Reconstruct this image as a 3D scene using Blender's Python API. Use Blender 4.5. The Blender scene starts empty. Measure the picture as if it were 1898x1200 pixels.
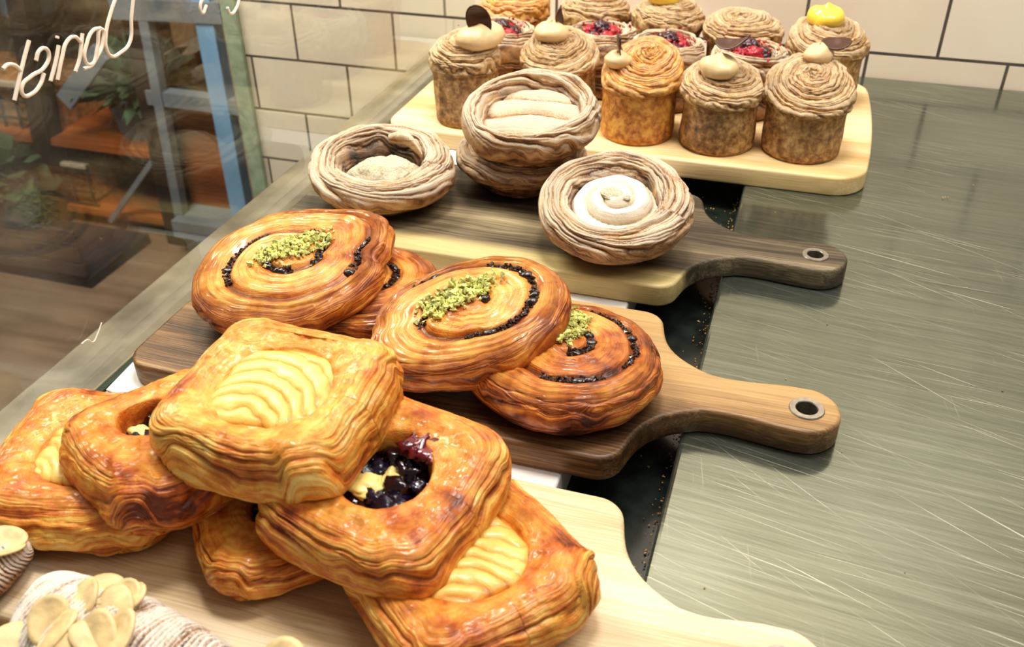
import bpy, bmesh, math, random
import numpy as np
from mathutils import Vector, Matrix, Euler
PI = math.pi
sc = bpy.context.scene
COL = sc.collection

# ------------------------------------------------------------------ camera
F_PX, PITCH, YAW, ROLL, CAM_H = 1749.4, math.radians(34.0), -0.3107598, -0.0105584, 0.42
_f = Vector((math.sin(YAW)*math.cos(PITCH), math.cos(YAW)*math.cos(PITCH), -math.sin(PITCH)))
_r = _f.cross(Vector((0, 0, 1))).normalized()
_u = _r.cross(_f)
_r2 = _r*math.cos(ROLL)+_u*math.sin(ROLL)
_u2 = -_r*math.sin(ROLL)+_u*math.cos(ROLL)
cam_d = bpy.data.cameras.new('camera')
cam = bpy.data.objects.new('camera', cam_d)
COL.objects.link(cam)
cam.matrix_world = Matrix(((_r2.x, _u2.x, -_f.x, 0), (_r2.y, _u2.y, -_f.y, 0), (_r2.z, _u2.z, -_f.z, CAM_H), (0, 0, 0, 1)))
cam_d.sensor_width = 36
cam_d.lens = F_PX/1898*36
cam_d.clip_start = 0.01
cam_d.dof.use_dof = True
cam_d.dof.focus_distance = 0.68
cam_d.dof.aperture_fstop = 12
sc.camera = cam
sc.view_settings.view_transform = 'Standard'
sc.view_settings.exposure = -0.27
sc.view_settings.look = 'Medium High Contrast'

def s2l(c):
    return tuple(((v/255)/12.92 if v/255 <= .04045 else ((v/255+.055)/1.055)**2.4) for v in c[:3])+(1.0,)

# ------------------------------------------------------------------ object helpers
def link(o, parent=None):
    COL.objects.link(o)
    if parent is not None:
        o.parent = parent
    return o

def tag(o, label=None, cat=None, group=None, kind=None):
    if label: o['label'] = label
    if cat: o['category'] = cat
    if group: o['group'] = group
    if kind: o['kind'] = kind
    return o

def thing(name, label, cat, loc=(0, 0, 0), rot=(0, 0, 0), group=None):
    o = bpy.data.objects.new(name, None)
    o.empty_display_size = .02
    link(o)
    o.location = loc
    o.rotation_euler = [math.radians(a) for a in rot]
    return tag(o, label, cat, group)

def mesh_obj(name, verts, faces, mat, parent=None, smooth=True, attrs=None):
    me = bpy.data.meshes.new(name)
    me.from_pydata(verts if isinstance(verts, list) else verts.tolist(), [], faces if isinstance(faces, list) else faces.tolist())
    if smooth:
        me.polygons.foreach_set('use_smooth', np.ones(len(me.polygons), dtype=bool))
    if mat is not None:
        me.materials.append(mat)
    for k, a in (attrs or {}).items():
        a = np.asarray(a, dtype=np.float32)
        if a.ndim == 2:
            at = me.attributes.new(k, 'FLOAT_VECTOR', 'POINT'); at.data.foreach_set('vector', a.ravel())
        else:
            at = me.attributes.new(k, 'FLOAT', 'POINT'); at.data.foreach_set('value', a.ravel())
    me.update()
    return link(bpy.data.objects.new(name, me), parent)

def bm_obj(name, bm, mat, parent=None, smooth=False, bevel=0):
    me = bpy.data.meshes.new(name)
    bm.to_mesh(me); bm.free()
    if smooth:
        me.polygons.foreach_set('use_smooth', np.ones(len(me.polygons), dtype=bool))
    me.materials.append(mat)
    o = link(bpy.data.objects.new(name, me), parent)
    if bevel:
        m = o.modifiers.new('bevel', 'BEVEL'); m.width = bevel; m.segments = 3; m.limit_method = 'ANGLE'
    return o

def bm_box(bm, x0, x1, y0, y1, z0, z1):
    v = [bm.verts.new(p) for p in ((x0,y0,z0),(x1,y0,z0),(x1,y1,z0),(x0,y1,z0),(x0,y0,z1),(x1,y0,z1),(x1,y1,z1),(x0,y1,z1))]
    for f in ((0,3,2,1),(4,5,6,7),(0,1,5,4),(1,2,6,5),(2,3,7,6),(3,0,4,7)):
        bm.faces.new([v[i] for i in f])

def box(name, b, mat, parent=None, bevel=0.0):
    bm = bmesh.new(); bm_box(bm, *b)
    return bm_obj(name, bm, mat, parent, bevel=bevel)

def bar_bm(bm, p, q, w, d=None):
    """a square bar from p to q"""
    d = d or w
    p, q = Vector(p), Vector(q)
    t = (q-p).normalized()
    a = t.cross(Vector((0, 1, 0)))
    if a.length < 1e-3: a = t.cross(Vector((1, 0, 0)))
    a.normalize(); b = t.cross(a).normalized()
    a *= w/2; b *= d/2
    vs = [bm.verts.new(c) for c in (p-a-b, p+a-b, p+a+b, p-a+b, q-a-b, q+a-b, q+a+b, q-a+b)]
    for f in ((0,1,2,3),(7,6,5,4),(0,4,5,1),(1,5,6,2),(2,6,7,3),(3,7,4,0)):
        bm.faces.new([vs[i] for i in f])

def bar(name, p, q, w, mat, parent=None, d=None):
    bm = bmesh.new(); bar_bm(bm, p, q, w, d)
    bmesh.ops.recalc_face_normals(bm, faces=bm.faces)
    return bm_obj(name, bm, mat, parent)

# ------------------------------------------------------------------ noise (numpy)
def _h(i, j, k, seed):
    n = (i.astype(np.int64)*73856093 ^ j.astype(np.int64)*19349663 ^ k.astype(np.int64)*83492791 ^ (seed*2654435761 & 0x7fffffff)) & 0xffffffff
    n = (n ^ (n >> 13))*1274126177 & 0xffffffff
    n = (n ^ (n >> 16))*2246822519 & 0xffffffff
    n = n ^ (n >> 15)
    return (n & 0xffffff)/float(0xffffff)

def vn(x, y, z, seed=0):
    x, y, z = np.broadcast_arrays(np.asarray(x, float), np.asarray(y, float), np.asarray(z, float))
    i, j, k = np.floor(x), np.floor(y), np.floor(z)
    fx, fy, fz = x-i, y-j, z-k
    fx, fy, fz = [f*f*(3-2*f) for f in (fx, fy, fz)]
    out = 0
    for a in (0, 1):
        for b in (0, 1):
            for c in (0, 1):
                w = (fx if a else 1-fx)*(fy if b else 1-fy)*(fz if c else 1-fz)
                out = out+w*_h(i+a, j+b, k+c, seed)
    return out

def fbm(x, y, z, octv=3, seed=0):
    s, a, t = 0, 1., 0
    for o in range(octv):
        s = s+a*vn(x*2**o, y*2**o, z*2**o, seed+o*17); t += a; a *= .5
    return s/t*2-1

def sstep(x, a, b):
    t = np.clip((x-a)/(b-a), 0, 1)
    return t*t*(3-2*t)

def catmull(P, n):
    P = np.array(P, float)
    Q = np.vstack([2*P[0]-P[1], P, 2*P[-1]-P[-2]])
    out = []
    m = 40
    for i in range(len(P)-1):
        t = np.linspace(0, 1, m, endpoint=False)[:, None]
        a, b, c, d = Q[i], Q[i+1], Q[i+2], Q[i+3]
        out.append(.5*((2*b)+(-a+c)*t+(2*a-5*b+4*c-d)*t**2+(-a+3*b-3*c+d)*t**3))
    out.append(P[-1:])
    C = np.vstack(out)
    L = np.concatenate([[0], np.cumsum(np.hypot(*np.diff(C[:, :2], axis=0).T))])
    return C, L

class Relief:
    """closed surface around the z axis: an outline times a profile, then displaced along its normals"""
    def __init__(s, prof, Rf, nT=300, nS=130, size=.06, zf=None, warp=None, under=.12):
        C, L = catmull(prof, 0)
        # fewer rows under the base
        w = np.where(C[:-1, 1]+C[1:, 1] < .06*C[:, 1].max(), under, 1.0)*np.diff(L)
        W = np.concatenate([[0], np.cumsum(w)])
        u = np.linspace(0, W[-1], nS+2)
        g = lambda col: np.interp(u, W, col)
        r, z, side, l = g(C[:, 0]), g(C[:, 1]), g(C[:, 2]), g(L)
        s.T = (np.arange(nT)/nT*2*PI)[:, None]
        T = s.T
        s.nT, s.nS = nT, nS
        s.r, s.side, s.v = r, side[None, :]+0*T, l[None, :]+0*T
        R = Rf(T)*size
        X = r[None, :]*R*np.cos(T); Y = r[None, :]*R*np.sin(T)
        Z = z[None, :]*(zf(T) if zf else 1)+0*T
        s.P = np.stack([X, Y, Z], -1)
        s.rho = r[None, :]+0*T
        s.top = (np.arange(nS+2) > np.argmax(r))[None, :] & (T > -1)
        s.size = size
        s.attr = {}
        if warp: warp(s)
    def normals(s):
        dT = np.roll(s.P, -1, 0)-np.roll(s.P, 1, 0)
        dS = np.gradient(s.P, axis=1)
        n = np.cross(dT, dS)
        n /= np.linalg.norm(n, axis=-1, keepdims=True)+1e-12
        n[:, 0] = (0, 0, -1); n[:, -1] = (0, 0, 1)
        return n
    def disp(s, d):
        d = np.array(np.broadcast_to(d, s.P.shape[:2]))
        d[:, 0] = d[:, 0].mean(); d[:, -1] = d[:, -1].mean()
        s.P = s.P+s.normals()*d[..., None]
        s.P[:, 0] = s.P[:, 0].mean(0); s.P[:, -1] = s.P[:, -1].mean(0)
    def build(s, name, mat, parent):
        P = s.P; nT, nR = P.shape[:2]
        inner = P[:, 1:-1].reshape(-1, 3)
        n = nR-2
        V = np.vstack([inner, P[0, 0][None], P[0, -1][None]])
        i = np.arange(nT)[:, None]; j = np.arange(n-1)[None, :]
        a = i*n+j; b = ((i+1) % nT)*n+j
        q = np.stack([a, b, b+1, a+1], -1).reshape(-1, 4).tolist()
        ii = np.arange(nT)
        q += np.stack([np.full(nT, nT*n), ((ii+1) % nT)*n, ii*n], -1).tolist()
        q += np.stack([np.full(nT, nT*n+1), ii*n+n-1, ((ii+1) % nT)*n+n-1], -1).tolist()
        def fl(A):
            A = np.broadcast_to(A, P.shape[:2])
            return np.concatenate([A[:, 1:-1].ravel(), [A[0, 0], A[0, -1]]])
        at = {k: fl(A) for k, A in s.attr.items()}
        lam = np.stack([fl(s.lamu), fl(s.lamv), fl(s.side)], -1)
        at['lam'] = lam
        for k in ('cav', 'brown', 'dusty'):
            if k not in at: at[k] = np.zeros(len(V)) if k != 'dusty' else np.ones(len(V))
        return mesh_obj(name, V, q, mat, parent, attrs=at)
    def lam(s, u, v):
        s.lamu, s.lamv = u, v
    def pt(s, th, rho, up=0.0):
        """a point on the top face"""
        i = int(round((th % (2*PI))/(2*PI)*s.nT)) % s.nT
        tops = np.where(np.arange(s.nS+2) > np.argmax(s.r))[0]
        j = tops[np.argmin(abs(s.r[tops]-rho))]
        return Vector(s.P[i, j])+Vector((0, 0, up))

def sq(p=3.4, ph=0.0, asp=1.0, wob=.02, seed=0):
    def f(T):
        c, s_ = np.cos(T-ph), np.sin(T-ph)
        R = 1/((abs(c)/asp)**p+abs(s_)**p)**(1/p)
        return R*(1+wob*fbm(np.cos(T)*1.7+5, np.sin(T)*1.7+5, seed*3.1, 2, seed))
    return f

def ell(a=1., b=1., ph=0., wob=.03, seed=0, fr=1.5):
    def f(T):
        c, s_ = np.cos(T-ph), np.sin(T-ph)
        R = 1/np.sqrt((c/a)**2+(s_/b)**2)
        return R*(1+wob*fbm(np.cos(T)*fr+5, np.sin(T)*fr+5, seed*3.1, 2, seed))
    return f

def strands(v, T, period, seed, warp=.8, slant=0, sharp=1.0, rnd=1.0, pinch=None):
    """rounded ridges that run round the pastry; returns height 0..1 and the strand coordinate"""
    c, s_ = np.cos(T), np.sin(T)
    q = v/period+warp*fbm(c*2.2+9, s_*2.2+9, v/period*.13, 3, seed)+slant*T/(2*PI)
    if pinch is not None: q = q+pinch
    # irregular spacing
    q = q+.35*rnd*np.sin(q*2.1+seed)+.25*rnd*np.sin(q*.9+2*seed+c*1.5)
    fr = q-np.floor(q)
    hgt = (1-abs(2*fr-1)**(3.2*sharp))
    k = np.floor(q)
    amp = .45+.55*_h(k, k*0+seed, k*0, seed+5)
    # strands thin out and end here and there
    amp = amp*(.6+.4*sstep(vn(c*3+k*7.3, s_*3+k*3.1, k*1.7, seed+8), .2, .6))
    return hgt*amp, q

# ------------------------------------------------------------------ materials
def new_mat(name):
    m = bpy.data.materials.new(name); m.use_nodes = True
    nt = m.node_tree; nt.nodes.clear()
    out = nt.nodes.new('ShaderNodeOutputMaterial')
    b = nt.nodes.new('ShaderNodeBsdfPrincipled')
    nt.links.new(b.outputs[0], out.inputs[0])
    return m, nt, b

class NG:
    def __init__(s, nt): s.nt = nt
    def n(s, t, **kw):
        nd = s.nt.nodes.new('ShaderNode'+t)
        for k, v in kw.items(): setattr(nd, k, v)
        return nd
    def put(s, sock, v):
        if isinstance(v, bpy.types.NodeSocket): s.nt.links.new(v, sock)
        elif v is not None: sock.default_value = v
    def math(s, op, a, b=None, c=None, clamp=False):
        m = s.n('Math', operation=op, use_clamp=clamp)
        s.put(m.inputs[0], a); s.put(m.inputs[1], b); s.put(m.inputs[2], c)
        return m.outputs[0]
    def vmul(s, a, v):
        m = s.n('VectorMath', operation='MULTIPLY'); s.put(m.inputs[0], a); s.put(m.inputs[1], v); return m.outputs[0]
    def vadd(s, a, v):
        m = s.n('VectorMath', operation='ADD'); s.put(m.inputs[0], a); s.put(m.inputs[1], v); return m.outputs[0]
    def noise(s, vec, scale=5, detail=3, rough=.5, dist=0):
        m = s.n('TexNoise'); s.put(m.inputs['Vector'], vec)
        m.inputs['Scale'].default_value = scale; m.inputs['Detail'].default_value = detail
        m.inputs['Roughness'].default_value = rough; m.inputs['Distortion'].default_value = dist
        return m.outputs['Fac']
    def ramp(s, fac, stops, interp='LINEAR'):
        m = s.n('ValToRGB'); cr = m.color_ramp; cr.interpolation = interp
        while len(cr.elements) > 1: cr.elements.remove(cr.elements[-1])
        cr.elements[0].position = stops[0][0]; cr.elements[0].color = stops[0][1]
        for p, c in stops[1:]:
            e = cr.elements.new(p); e.color = c
        s.put(m.inputs[0], fac)
        return m.outputs[0]
    def mix(s, fac, a, b, blend='MIX'):
        m = s.n('Mix', data_type='RGBA', blend_type=blend)
        s.put(m.inputs[0], fac); s.put(m.inputs[6], a); s.put(m.inputs[7], b)
        return m.outputs[2]
    def maprange(s, v, a, b, c=0, d=1, smooth=True):
        m = s.n('MapRange', interpolation_type='SMOOTHSTEP' if smooth else 'LINEAR')
        s.put(m.inputs[0], v)
        for i, q in enumerate((a, b, c, d)): m.inputs[i+1].default_value = q
        return m.outputs[0]
    def attr(s, name):
        m = s.n('Attribute', attribute_name=name)
        return m
    def bump(s, h, strength, dist, normal=None):
        m = s.n('Bump'); m.inputs['Strength'].default_value = strength; m.inputs['Distance'].default_value = dist
        s.put(m.inputs['Height'], h)
        if normal is not None: s.put(m.inputs['Normal'], normal)
        return m.outputs[0]

def plain(name, col, rough=.6, metal=0, coat=0, var=.12, vscale=60, bump=0, bscale=200, spec=.5, sss=0):
    m, nt, b = new_mat(name); g = NG(nt)
    tc = g.n('TexCoord').outputs['Object']
    n = g.noise(tc, vscale, 4)
    c = s2l(col)
    lo = tuple(x*(1-var*1.6) for x in c[:3])+(1,); hi = tuple(min(1, x*(1+var*1.6)) for x in c[:3])+(1,)
    nt.links.new(g.ramp(n, [(.3, lo), (.7, hi)]), b.inputs['Base Color'])
    b.inputs['Roughness'].default_value = rough; b.inputs['Metallic'].default_value = metal
    b.inputs['Coat Weight'].default_value = coat; b.inputs['Coat Roughness'].default_value = .12
    b.inputs['Specular IOR Level'].default_value = spec
    if sss:
        b.inputs['Subsurface Weight'].default_value = sss; b.inputs['Subsurface Radius'].default_value = (.01, .006, .003)
        b.inputs['Subsurface Scale'].default_value = .5
    if bump:
        nt.links.new(g.bump(g.noise(tc, bscale, 3), bump, .002), b.inputs['Normal'])
    return m

def pastry(name, stops, su=20, sv=600, dust=0., dustcol=(216, 204, 184), rough=.45, coat=.0, wcav=.4, wstripe=.85, wblot=.6, wbrown=.6, off=0., bump=.8, blot=60, flake=.0):
    m, nt, b = new_mat(name); g = NG(nt)
    tc = g.n('TexCoord').outputs['Object']
    lam = g.attr('lam').outputs['Vector']
    cav = g.attr('cav').outputs['Fac']; br = g.attr('brown').outputs['Fac']; dz = g.attr('dusty').outputs['Fac']
    sep = g.n('SeparateXYZ'); g.put(sep.inputs[0], lam)
    side = sep.outputs[2]
    wv = g.vmul(lam, (su, sv, 0))
    wob = g.noise(tc, 25, 2)
    wv = g.vadd(wv, g.n('CombineXYZ').outputs[0])
    cmb = g.n('CombineXYZ'); g.put(cmb.inputs[1], g.math('MULTIPLY', wob, 3.0)); wv = g.vadd(wv, cmb.outputs[0])
    st = g.noise(wv, 1.0, 3, .6)
    st2 = g.noise(g.vmul(wv, (2.0, 3.1, 1)), 1.0, 2, .5)
    bl = g.noise(tc, blot, 4, .6)
    t = g.math('MULTIPLY', g.math('SUBTRACT', st, .5), g.math('MULTIPLY', g.math('ADD', g.math('MULTIPLY', side, .8), .2), wstripe*2))
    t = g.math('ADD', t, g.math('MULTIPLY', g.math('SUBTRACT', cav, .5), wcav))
    t = g.math('ADD', t, g.math('MULTIPLY', g.math('SUBTRACT', bl, .5), wblot*2))
    t = g.math('ADD', t, g.math('MULTIPLY', br, wbrown))
    t = g.math('ADD', t, .4+off, clamp=True)
    colr = g.ramp(t, [(p, s2l(c)) for p, c in stops])
    # shade in the crevices between strands, mixed into the crust colour
    crev_shade = g.maprange(cav, .05, .42, 1, 0)
    colr = g.mix(g.math('MULTIPLY', crev_shade, .8), colr, s2l(stops[-1][1]))
    rgh = rough
    if dust:
        gn = g.n('NewGeometry').outputs['Normal']
        sp = g.n('SeparateXYZ'); g.put(sp.inputs[0], gn)
        up = g.maprange(sp.outputs[2], -.35, .75)
        dn = g.noise(tc, 560, 3, .8)
        dn2 = g.noise(tc, 38, 3)
        f = g.math('MULTIPLY', up, g.maprange(g.math('ADD', g.math('MULTIPLY', dn, .75), g.math('ADD', g.math('MULTIPLY', dn2, .6), g.math('MULTIPLY', cav, .45))), .80-.1*dust, 1.10-.1*dust))
        f = g.math('MULTIPLY', f, g.math('MULTIPLY', dz, dust), clamp=True)
        colr = g.mix(f, colr, s2l(dustcol))
        rgh = g.math('ADD', rough, g.math('MULTIPLY', f, .4), clamp=True)
    nt.links.new(colr, b.inputs['Base Color'])
    g.put(b.inputs['Roughness'], rgh)
    if coat:
        cw = g.math('MULTIPLY', g.maprange(g.noise(tc, 90, 3), .35, .65), coat)
        g.put(b.inputs['Coat Weight'], cw); b.inputs['Coat Roughness'].default_value = .16
    b.inputs['Subsurface Weight'].default_value = .08
    b.inputs['Subsurface Radius'].default_value = (.006, .003, .0015)
    b.inputs['Subsurface Scale'].default_value = .6
    hh = g.math('ADD', g.math('MULTIPLY', st, g.math('ADD', side, .25)), g.math('MULTIPLY', st2, .4))
    fine = g.noise(tc, 520 if dust else 330, 3, .65)
    hh = g.math('ADD', hh, g.math('MULTIPLY', fine, .55))
    nt.links.new(g.bump(hh, bump, .0014), b.inputs['Normal'])
    return m

DAN = [(0, (250, 216, 138)), (.26, (242, 190, 98)), (.46, (226, 150, 62)), (.72, (192, 100, 36)), (1, (104, 44, 16))]
M = {}
M['danish'] = pastry('danish_pastry_crust', DAN, su=14, sv=560, coat=.5, rough=.42, wcav=-.2, wbrown=.8, wblot=.42, off=.02, blot=110)
M['danish_pale'] = pastry('pale_danish_pastry_crust', DAN, su=14, sv=560, coat=.4, rough=.42, wcav=-.2, wbrown=.6, wblot=.4, off=-.08, blot=110)
SW = [(0, (244, 196, 112)), (.3, (230, 162, 76)), (.55, (198, 116, 48)), (.8, (144, 72, 30)), (1, (76, 34, 16))]
M['swirl'] = pastry('glazed_swirl_crust', SW, su=14, sv=600, coat=.7, rough=.36, wcav=.25, wbrown=.7, off=-.02)
M['swirl_dark'] = pastry('dark_glazed_swirl_crust', SW, su=14, sv=600, coat=.7, rough=.36, wcav=.25, wbrown=.7, off=.09)
RG = [(0, (222, 192, 148)), (.35, (196, 154, 108)), (.6, (150, 106, 66)), (.85, (88, 58, 36)), (1, (36, 24, 16))]
M['ring'] = pastry('sugar_dusted_ring_crust', RG, su=16, sv=700, dust=.72, rough=.6, wcav=.15, off=-.02, bump=.7)
M['ring_brown'] = pastry('brown_ring_crust', RG, su=16, sv=700, dust=.55, rough=.55, wcav=.15, off=.06, bump=.7)
CR = [(0, (224, 196, 142)), (.35, (194, 154, 100)), (.6, (150, 108, 64)), (.85, (98, 66, 38)), (1, (44, 28, 18))]
M['cruffin'] = pastry('cruffin_crust', CR, su=16, sv=620, wstripe=.5, wblot=.75, blot=170, dust=.62, dustcol=(208, 190, 162), rough=.55, wcav=.15, off=-.02, bump=.6)
M['cruffin_gold'] = pastry('golden_cruffin_crust', [(0, (238, 200, 116)), (.35, (220, 164, 78)), (.6, (190, 122, 52)), (.85, (130, 78, 36)), (1, (62, 36, 18))], su=16, sv=620, wstripe=.5, wblot=.7, blot=150, dust=.4, dustcol=(208, 190, 162), rough=.5, wcav=.15, off=0, bump=.6)
M['croissant'] = pastry('sugared_croissant_crust', [(0, (214, 180, 140)), (.4, (170, 124, 84)), (.7, (110, 72, 44)), (1, (50, 30, 20))], su=16, sv=500, dust=1.0, dustcol=(232, 222, 210), rough=.6, wcav=.2, off=.1, bump=.6)
M['custard'] = plain('custard', (244, 222, 142), .4, coat=.25, var=.10, vscale=70, bump=.25, bscale=160, sss=.1)
M['custard_rib'] = pastry('ribbed_custard', [(0, (246, 222, 142)), (.35, (240, 206, 116)), (.65, (224, 168, 76)), (1, (176, 104, 42))], su=14, sv=220, coat=.3, rough=.42, wcav=-.25, wbrown=.55, wstripe=.35, wblot=.35, off=-.06, bump=.35)
M['custard_pale'] = M['custard_rib']
M['jam'] = plain('dark_berry_jam', (34, 9, 22), .16, coat=.8, var=.3, vscale=120, bump=.5, bscale=240)
M['jam_red'] = plain('red_berry_jam', (104, 16, 30), .18, coat=.8, var=.3, vscale=120, bump=.5, bscale=240)
M['blueberry'] = plain('blueberry_skin', (24, 20, 44), .25, coat=.6, var=.3, vscale=150, bump=.3)
M['raspberry'] = plain('raspberry_flesh', (168, 28, 44), .35, coat=.4, var=.3, vscale=250, bump=.4, bscale=500)
M['blackberry'] = plain('blackberry_flesh', (58, 16, 32), .3, coat=.5, var=.4, vscale=250, bump=.4, bscale=500)
M['raisin'] = plain('raisin_skin', (44, 26, 26), .25, coat=.6, var=.4, vscale=200, bump=.6, bscale=300)
M['paste'] = plain('dark_filling', (62, 38, 24), .4, coat=.4, var=.5, vscale=260, bump=.8, bscale=400)
M['pistachio'] = plain('chopped_pistachio', (206, 206, 128), .6, var=.4, vscale=180, bump=.3)
M['cream'] = plain('piped_cream', (226, 196, 150), .4, var=.06, vscale=40, bump=.1, sss=.15)
M['lemon'] = plain('lemon_curd', (248, 212, 84), .3, coat=.4, var=.08, vscale=50, sss=.15)
M['sugarcream'] = pastry('sugared_cream', [(0, (232, 222, 204)), (.5, (208, 190, 160)), (1, (140, 112, 78))], su=14, sv=200, wcav=-.7, dust=.55, dustcol=(226, 218, 204), rough=.7, off=0, bump=.5)
M['greymound'] = pastry('dusted_filling', [(0, (186, 176, 132)), (.5, (140, 128, 92)), (1, (70, 58, 44))], su=20, sv=300, dust=.8, rough=.8, off=0, bump=.9)
M['choc'] = plain('dark_chocolate', (74, 44, 32), .3, coat=.25, var=.15, vscale=60)
M['almond'] = plain('flaked_almond', (228, 200, 148), .5, var=.18, vscale=90, bump=.2)
M['crumb'] = plain('pastry_crumb', (206, 160, 104), .7, var=.3, vscale=300)
M['paper'] = plain('white_paper', (228, 222, 218), .6, var=.03, vscale=20)
M['ringmetal'] = plain('brushed_ring_metal', (176, 170, 158), .35, metal=.9, var=.1, vscale=300)
M['black'] = plain('dark_recess', (38, 44, 40), .22, var=.3, vscale=60, coat=.3)
M['caseside'] = plain('dark_case_side', (60, 56, 52), .5)

def wood(name, stops, gx=3, gy=60, stripe=None, rough=.5, seed=0, hard=.35):
    m, nt, b = new_mat(name); g = NG(nt)
    tc = g.n('TexCoord').outputs['Object']
    tcs = g.vadd(tc, (seed*3.7, seed*1.3, 0))
    warp = g.noise(g.vmul(tcs, (3, 14, 14)), 1, 3)
    cmb = g.n('CombineXYZ'); g.put(cmb.inputs[1], g.math('MULTIPLY', warp, .035))
    v = g.vadd(tcs, cmb.outputs[0])
    n1 = g.noise(g.vmul(v, (gx, gy, gy)), 1, 4, .6)
    n2 = g.noise(g.vmul(v, (gx*5, gy*14, gy*14)), 1, 3, .6)
    n3 = g.noise(g.vmul(v, (1.6, 11, 11)), 1, 2)
    t = g.math('ADD', g.math('MULTIPLY', n1, .5), g.math('ADD', g.math('MULTIPLY', n2, hard), g.math('MULTIPLY', n3, .45)))
    t = g.math('SUBTRACT', t, .14+hard*.5-.17)
    t = g.math('MULTIPLY_ADD', g.math('SUBTRACT', t, .5), 2.6, .5, clamp=True)
    c = g.ramp(t, [(p, s2l(q)) for p, q in stops])
    if stripe:
        sp = g.n('SeparateXYZ'); g.put(sp.inputs[0], v)
        spo = g.n('SeparateXYZ'); g.put(spo.inputs[0], tc)
        for (ax, a, bb, cc, amt) in stripe:
            src = g.math('ADD', spo.outputs[ax], g.math('MULTIPLY', g.math('SUBTRACT', warp, .5), .02))
            f = g.maprange(src, a, bb)
            c2 = g.ramp(t, [(.2, s2l([x*.86 for x in cc])), (.8, s2l(cc))])
            c = g.mix(g.math('MULTIPLY', f, amt), c, c2)
    nt.links.new(c, b.inputs['Base Color'])
    b.inputs['Roughness'].default_value = rough
    nt.links.new(g.bump(n2, .3, .001), b.inputs['Normal'])
    return m

# ------------------------------------------------------------------ the setting
def steel_mat():
    m, nt, b = new_mat('brushed_scratched_steel'); g = NG(nt)
    tc = g.n('TexCoord').outputs['Object']
    def rot(a, sx, sy, off=0):
        mp = g.n('Mapping'); g.put(mp.inputs[0], tc); mp.vector_type = 'POINT'
        mp.inputs['Rotation'].default_value = (0, 0, math.radians(a)); 
        return g.vadd(g.vmul(mp.outputs[0], (sx, sy, 1)), (off, off*.7, 0))
    big = g.noise(tc, 4, 3)
    brush = g.noise(rot(3, 5, 260), 1, 4, .7)
    brush2 = g.noise(rot(9, 5, 900, 3), 1, 3, .6)
    scr = None
    for a, sx, sy, lo, hi, w, off in ((12, 6, 900, .66, .74, .9, 1), (22, 7, 800, .68, .76, .9, 5), (31, 5, 700, .69, .76, 1, 9), (5, 8, 1100, .66, .75, .8, 13), (80, 14, 700, .72, .79, .5, 17), (17, 3.5, 520, .69, .74, 1.0, 25), (38, 5, 800, .70, .76, .8, 31)):
        n = g.noise(rot(a, sx, sy, off), 1, 2, .4)
        f = g.math('MULTIPLY', g.maprange(n, lo, hi), w)
        scr = f if scr is None else g.math('MAXIMUM', scr, f)
    patch = g.maprange(g.noise(tc, 7, 2), .3, .65, .15, 1)
    scr = g.math('MULTIPLY', scr, patch)
    t = g.math('ADD', g.math('MULTIPLY', brush, .6), g.math('MULTIPLY', brush2, .4))
    t = g.math('ADD', t, g.math('MULTIPLY', g.math('SUBTRACT', big, .5), .35))
    c = g.ramp(t, [(.25, s2l((112, 118, 106))), (.5, s2l((136, 142, 129))), (.75, s2l((164, 169, 156)))])
    c = g.mix(g.math('MULTIPLY', scr, .75), c, s2l((236, 240, 226)))
    nt.links.new(c, b.inputs['Base Color'])
    b.inputs['Metallic'].default_value = .82
    r = g.math('ADD', .09, g.math('MULTIPLY', t, .12))
    r = g.math('ADD', r, g.math('MULTIPLY', scr, .25))
    g.put(b.inputs['Roughness'], r)
    h = g.math('ADD', g.math('MULTIPLY', t, .6), scr)
    nt.links.new(g.bump(h, .03, .0005), b.inputs['Normal'])
    return m
M['steel'] = steel_mat()

def tile_mat():
    m, nt, b = new_mat('cream_wall_tiles'); g = NG(nt)
    tc = g.n('TexCoord').outputs['Object']
    sp = g.n('SeparateXYZ'); g.put(sp.inputs[0], tc)
    cm = g.n('CombineXYZ')
    g.put(cm.inputs[0], g.math('SUBTRACT', sp.outputs[0], -.01-.1645*40)); g.put(cm.inputs[1], g.math('SUBTRACT', sp.outputs[2], -.056-.086*40))
    br = g.n('TexBrick'); g.put(br.inputs['Vector'], cm.outputs[0])
    br.offset = .5; br.offset_frequency = 2; br.squash = 1
    for k, v in (('Color1', s2l((240, 226, 208))), ('Color2', s2l((234, 218, 198))), ('Mortar', s2l((52, 48, 50))), ('Scale', 1), ('Mortar Size', .0022), ('Mortar Smooth', .25), ('Bias', 0), ('Brick Width', .1645), ('Row Height', .086)):
        br.inputs[k].default_value = v
    n = g.noise(tc, 9, 3)
    c = g.mix(g.maprange(n, .3, .7, 0, .18), br.outputs[0], s2l((205, 182, 156)))
    nt.links.new(c, b.inputs['Base Color'])
    g.put(b.inputs['Roughness'], g.maprange(br.outputs['Fac'], 0, 1, .32, .8))
    inv = g.math('SUBTRACT', 1.0, br.outputs['Fac'])
    nt.links.new(g.bump(g.math('ADD', inv, g.math('MULTIPLY', n, .15)), .5, .002), b.inputs['Normal'])
    return m

wall = tag(box('wall_back', (-.842, 1.4, 1.27, 1.33, -.9, 1.4), tile_mat()), kind='structure')
trim_m = plain('pale_green_trim', (150, 166, 142), .5)
tag(box('trim_1', (-.868, -.843, 1.262, 1.335, -.9, 1.4), trim_m), kind='structure')

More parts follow.
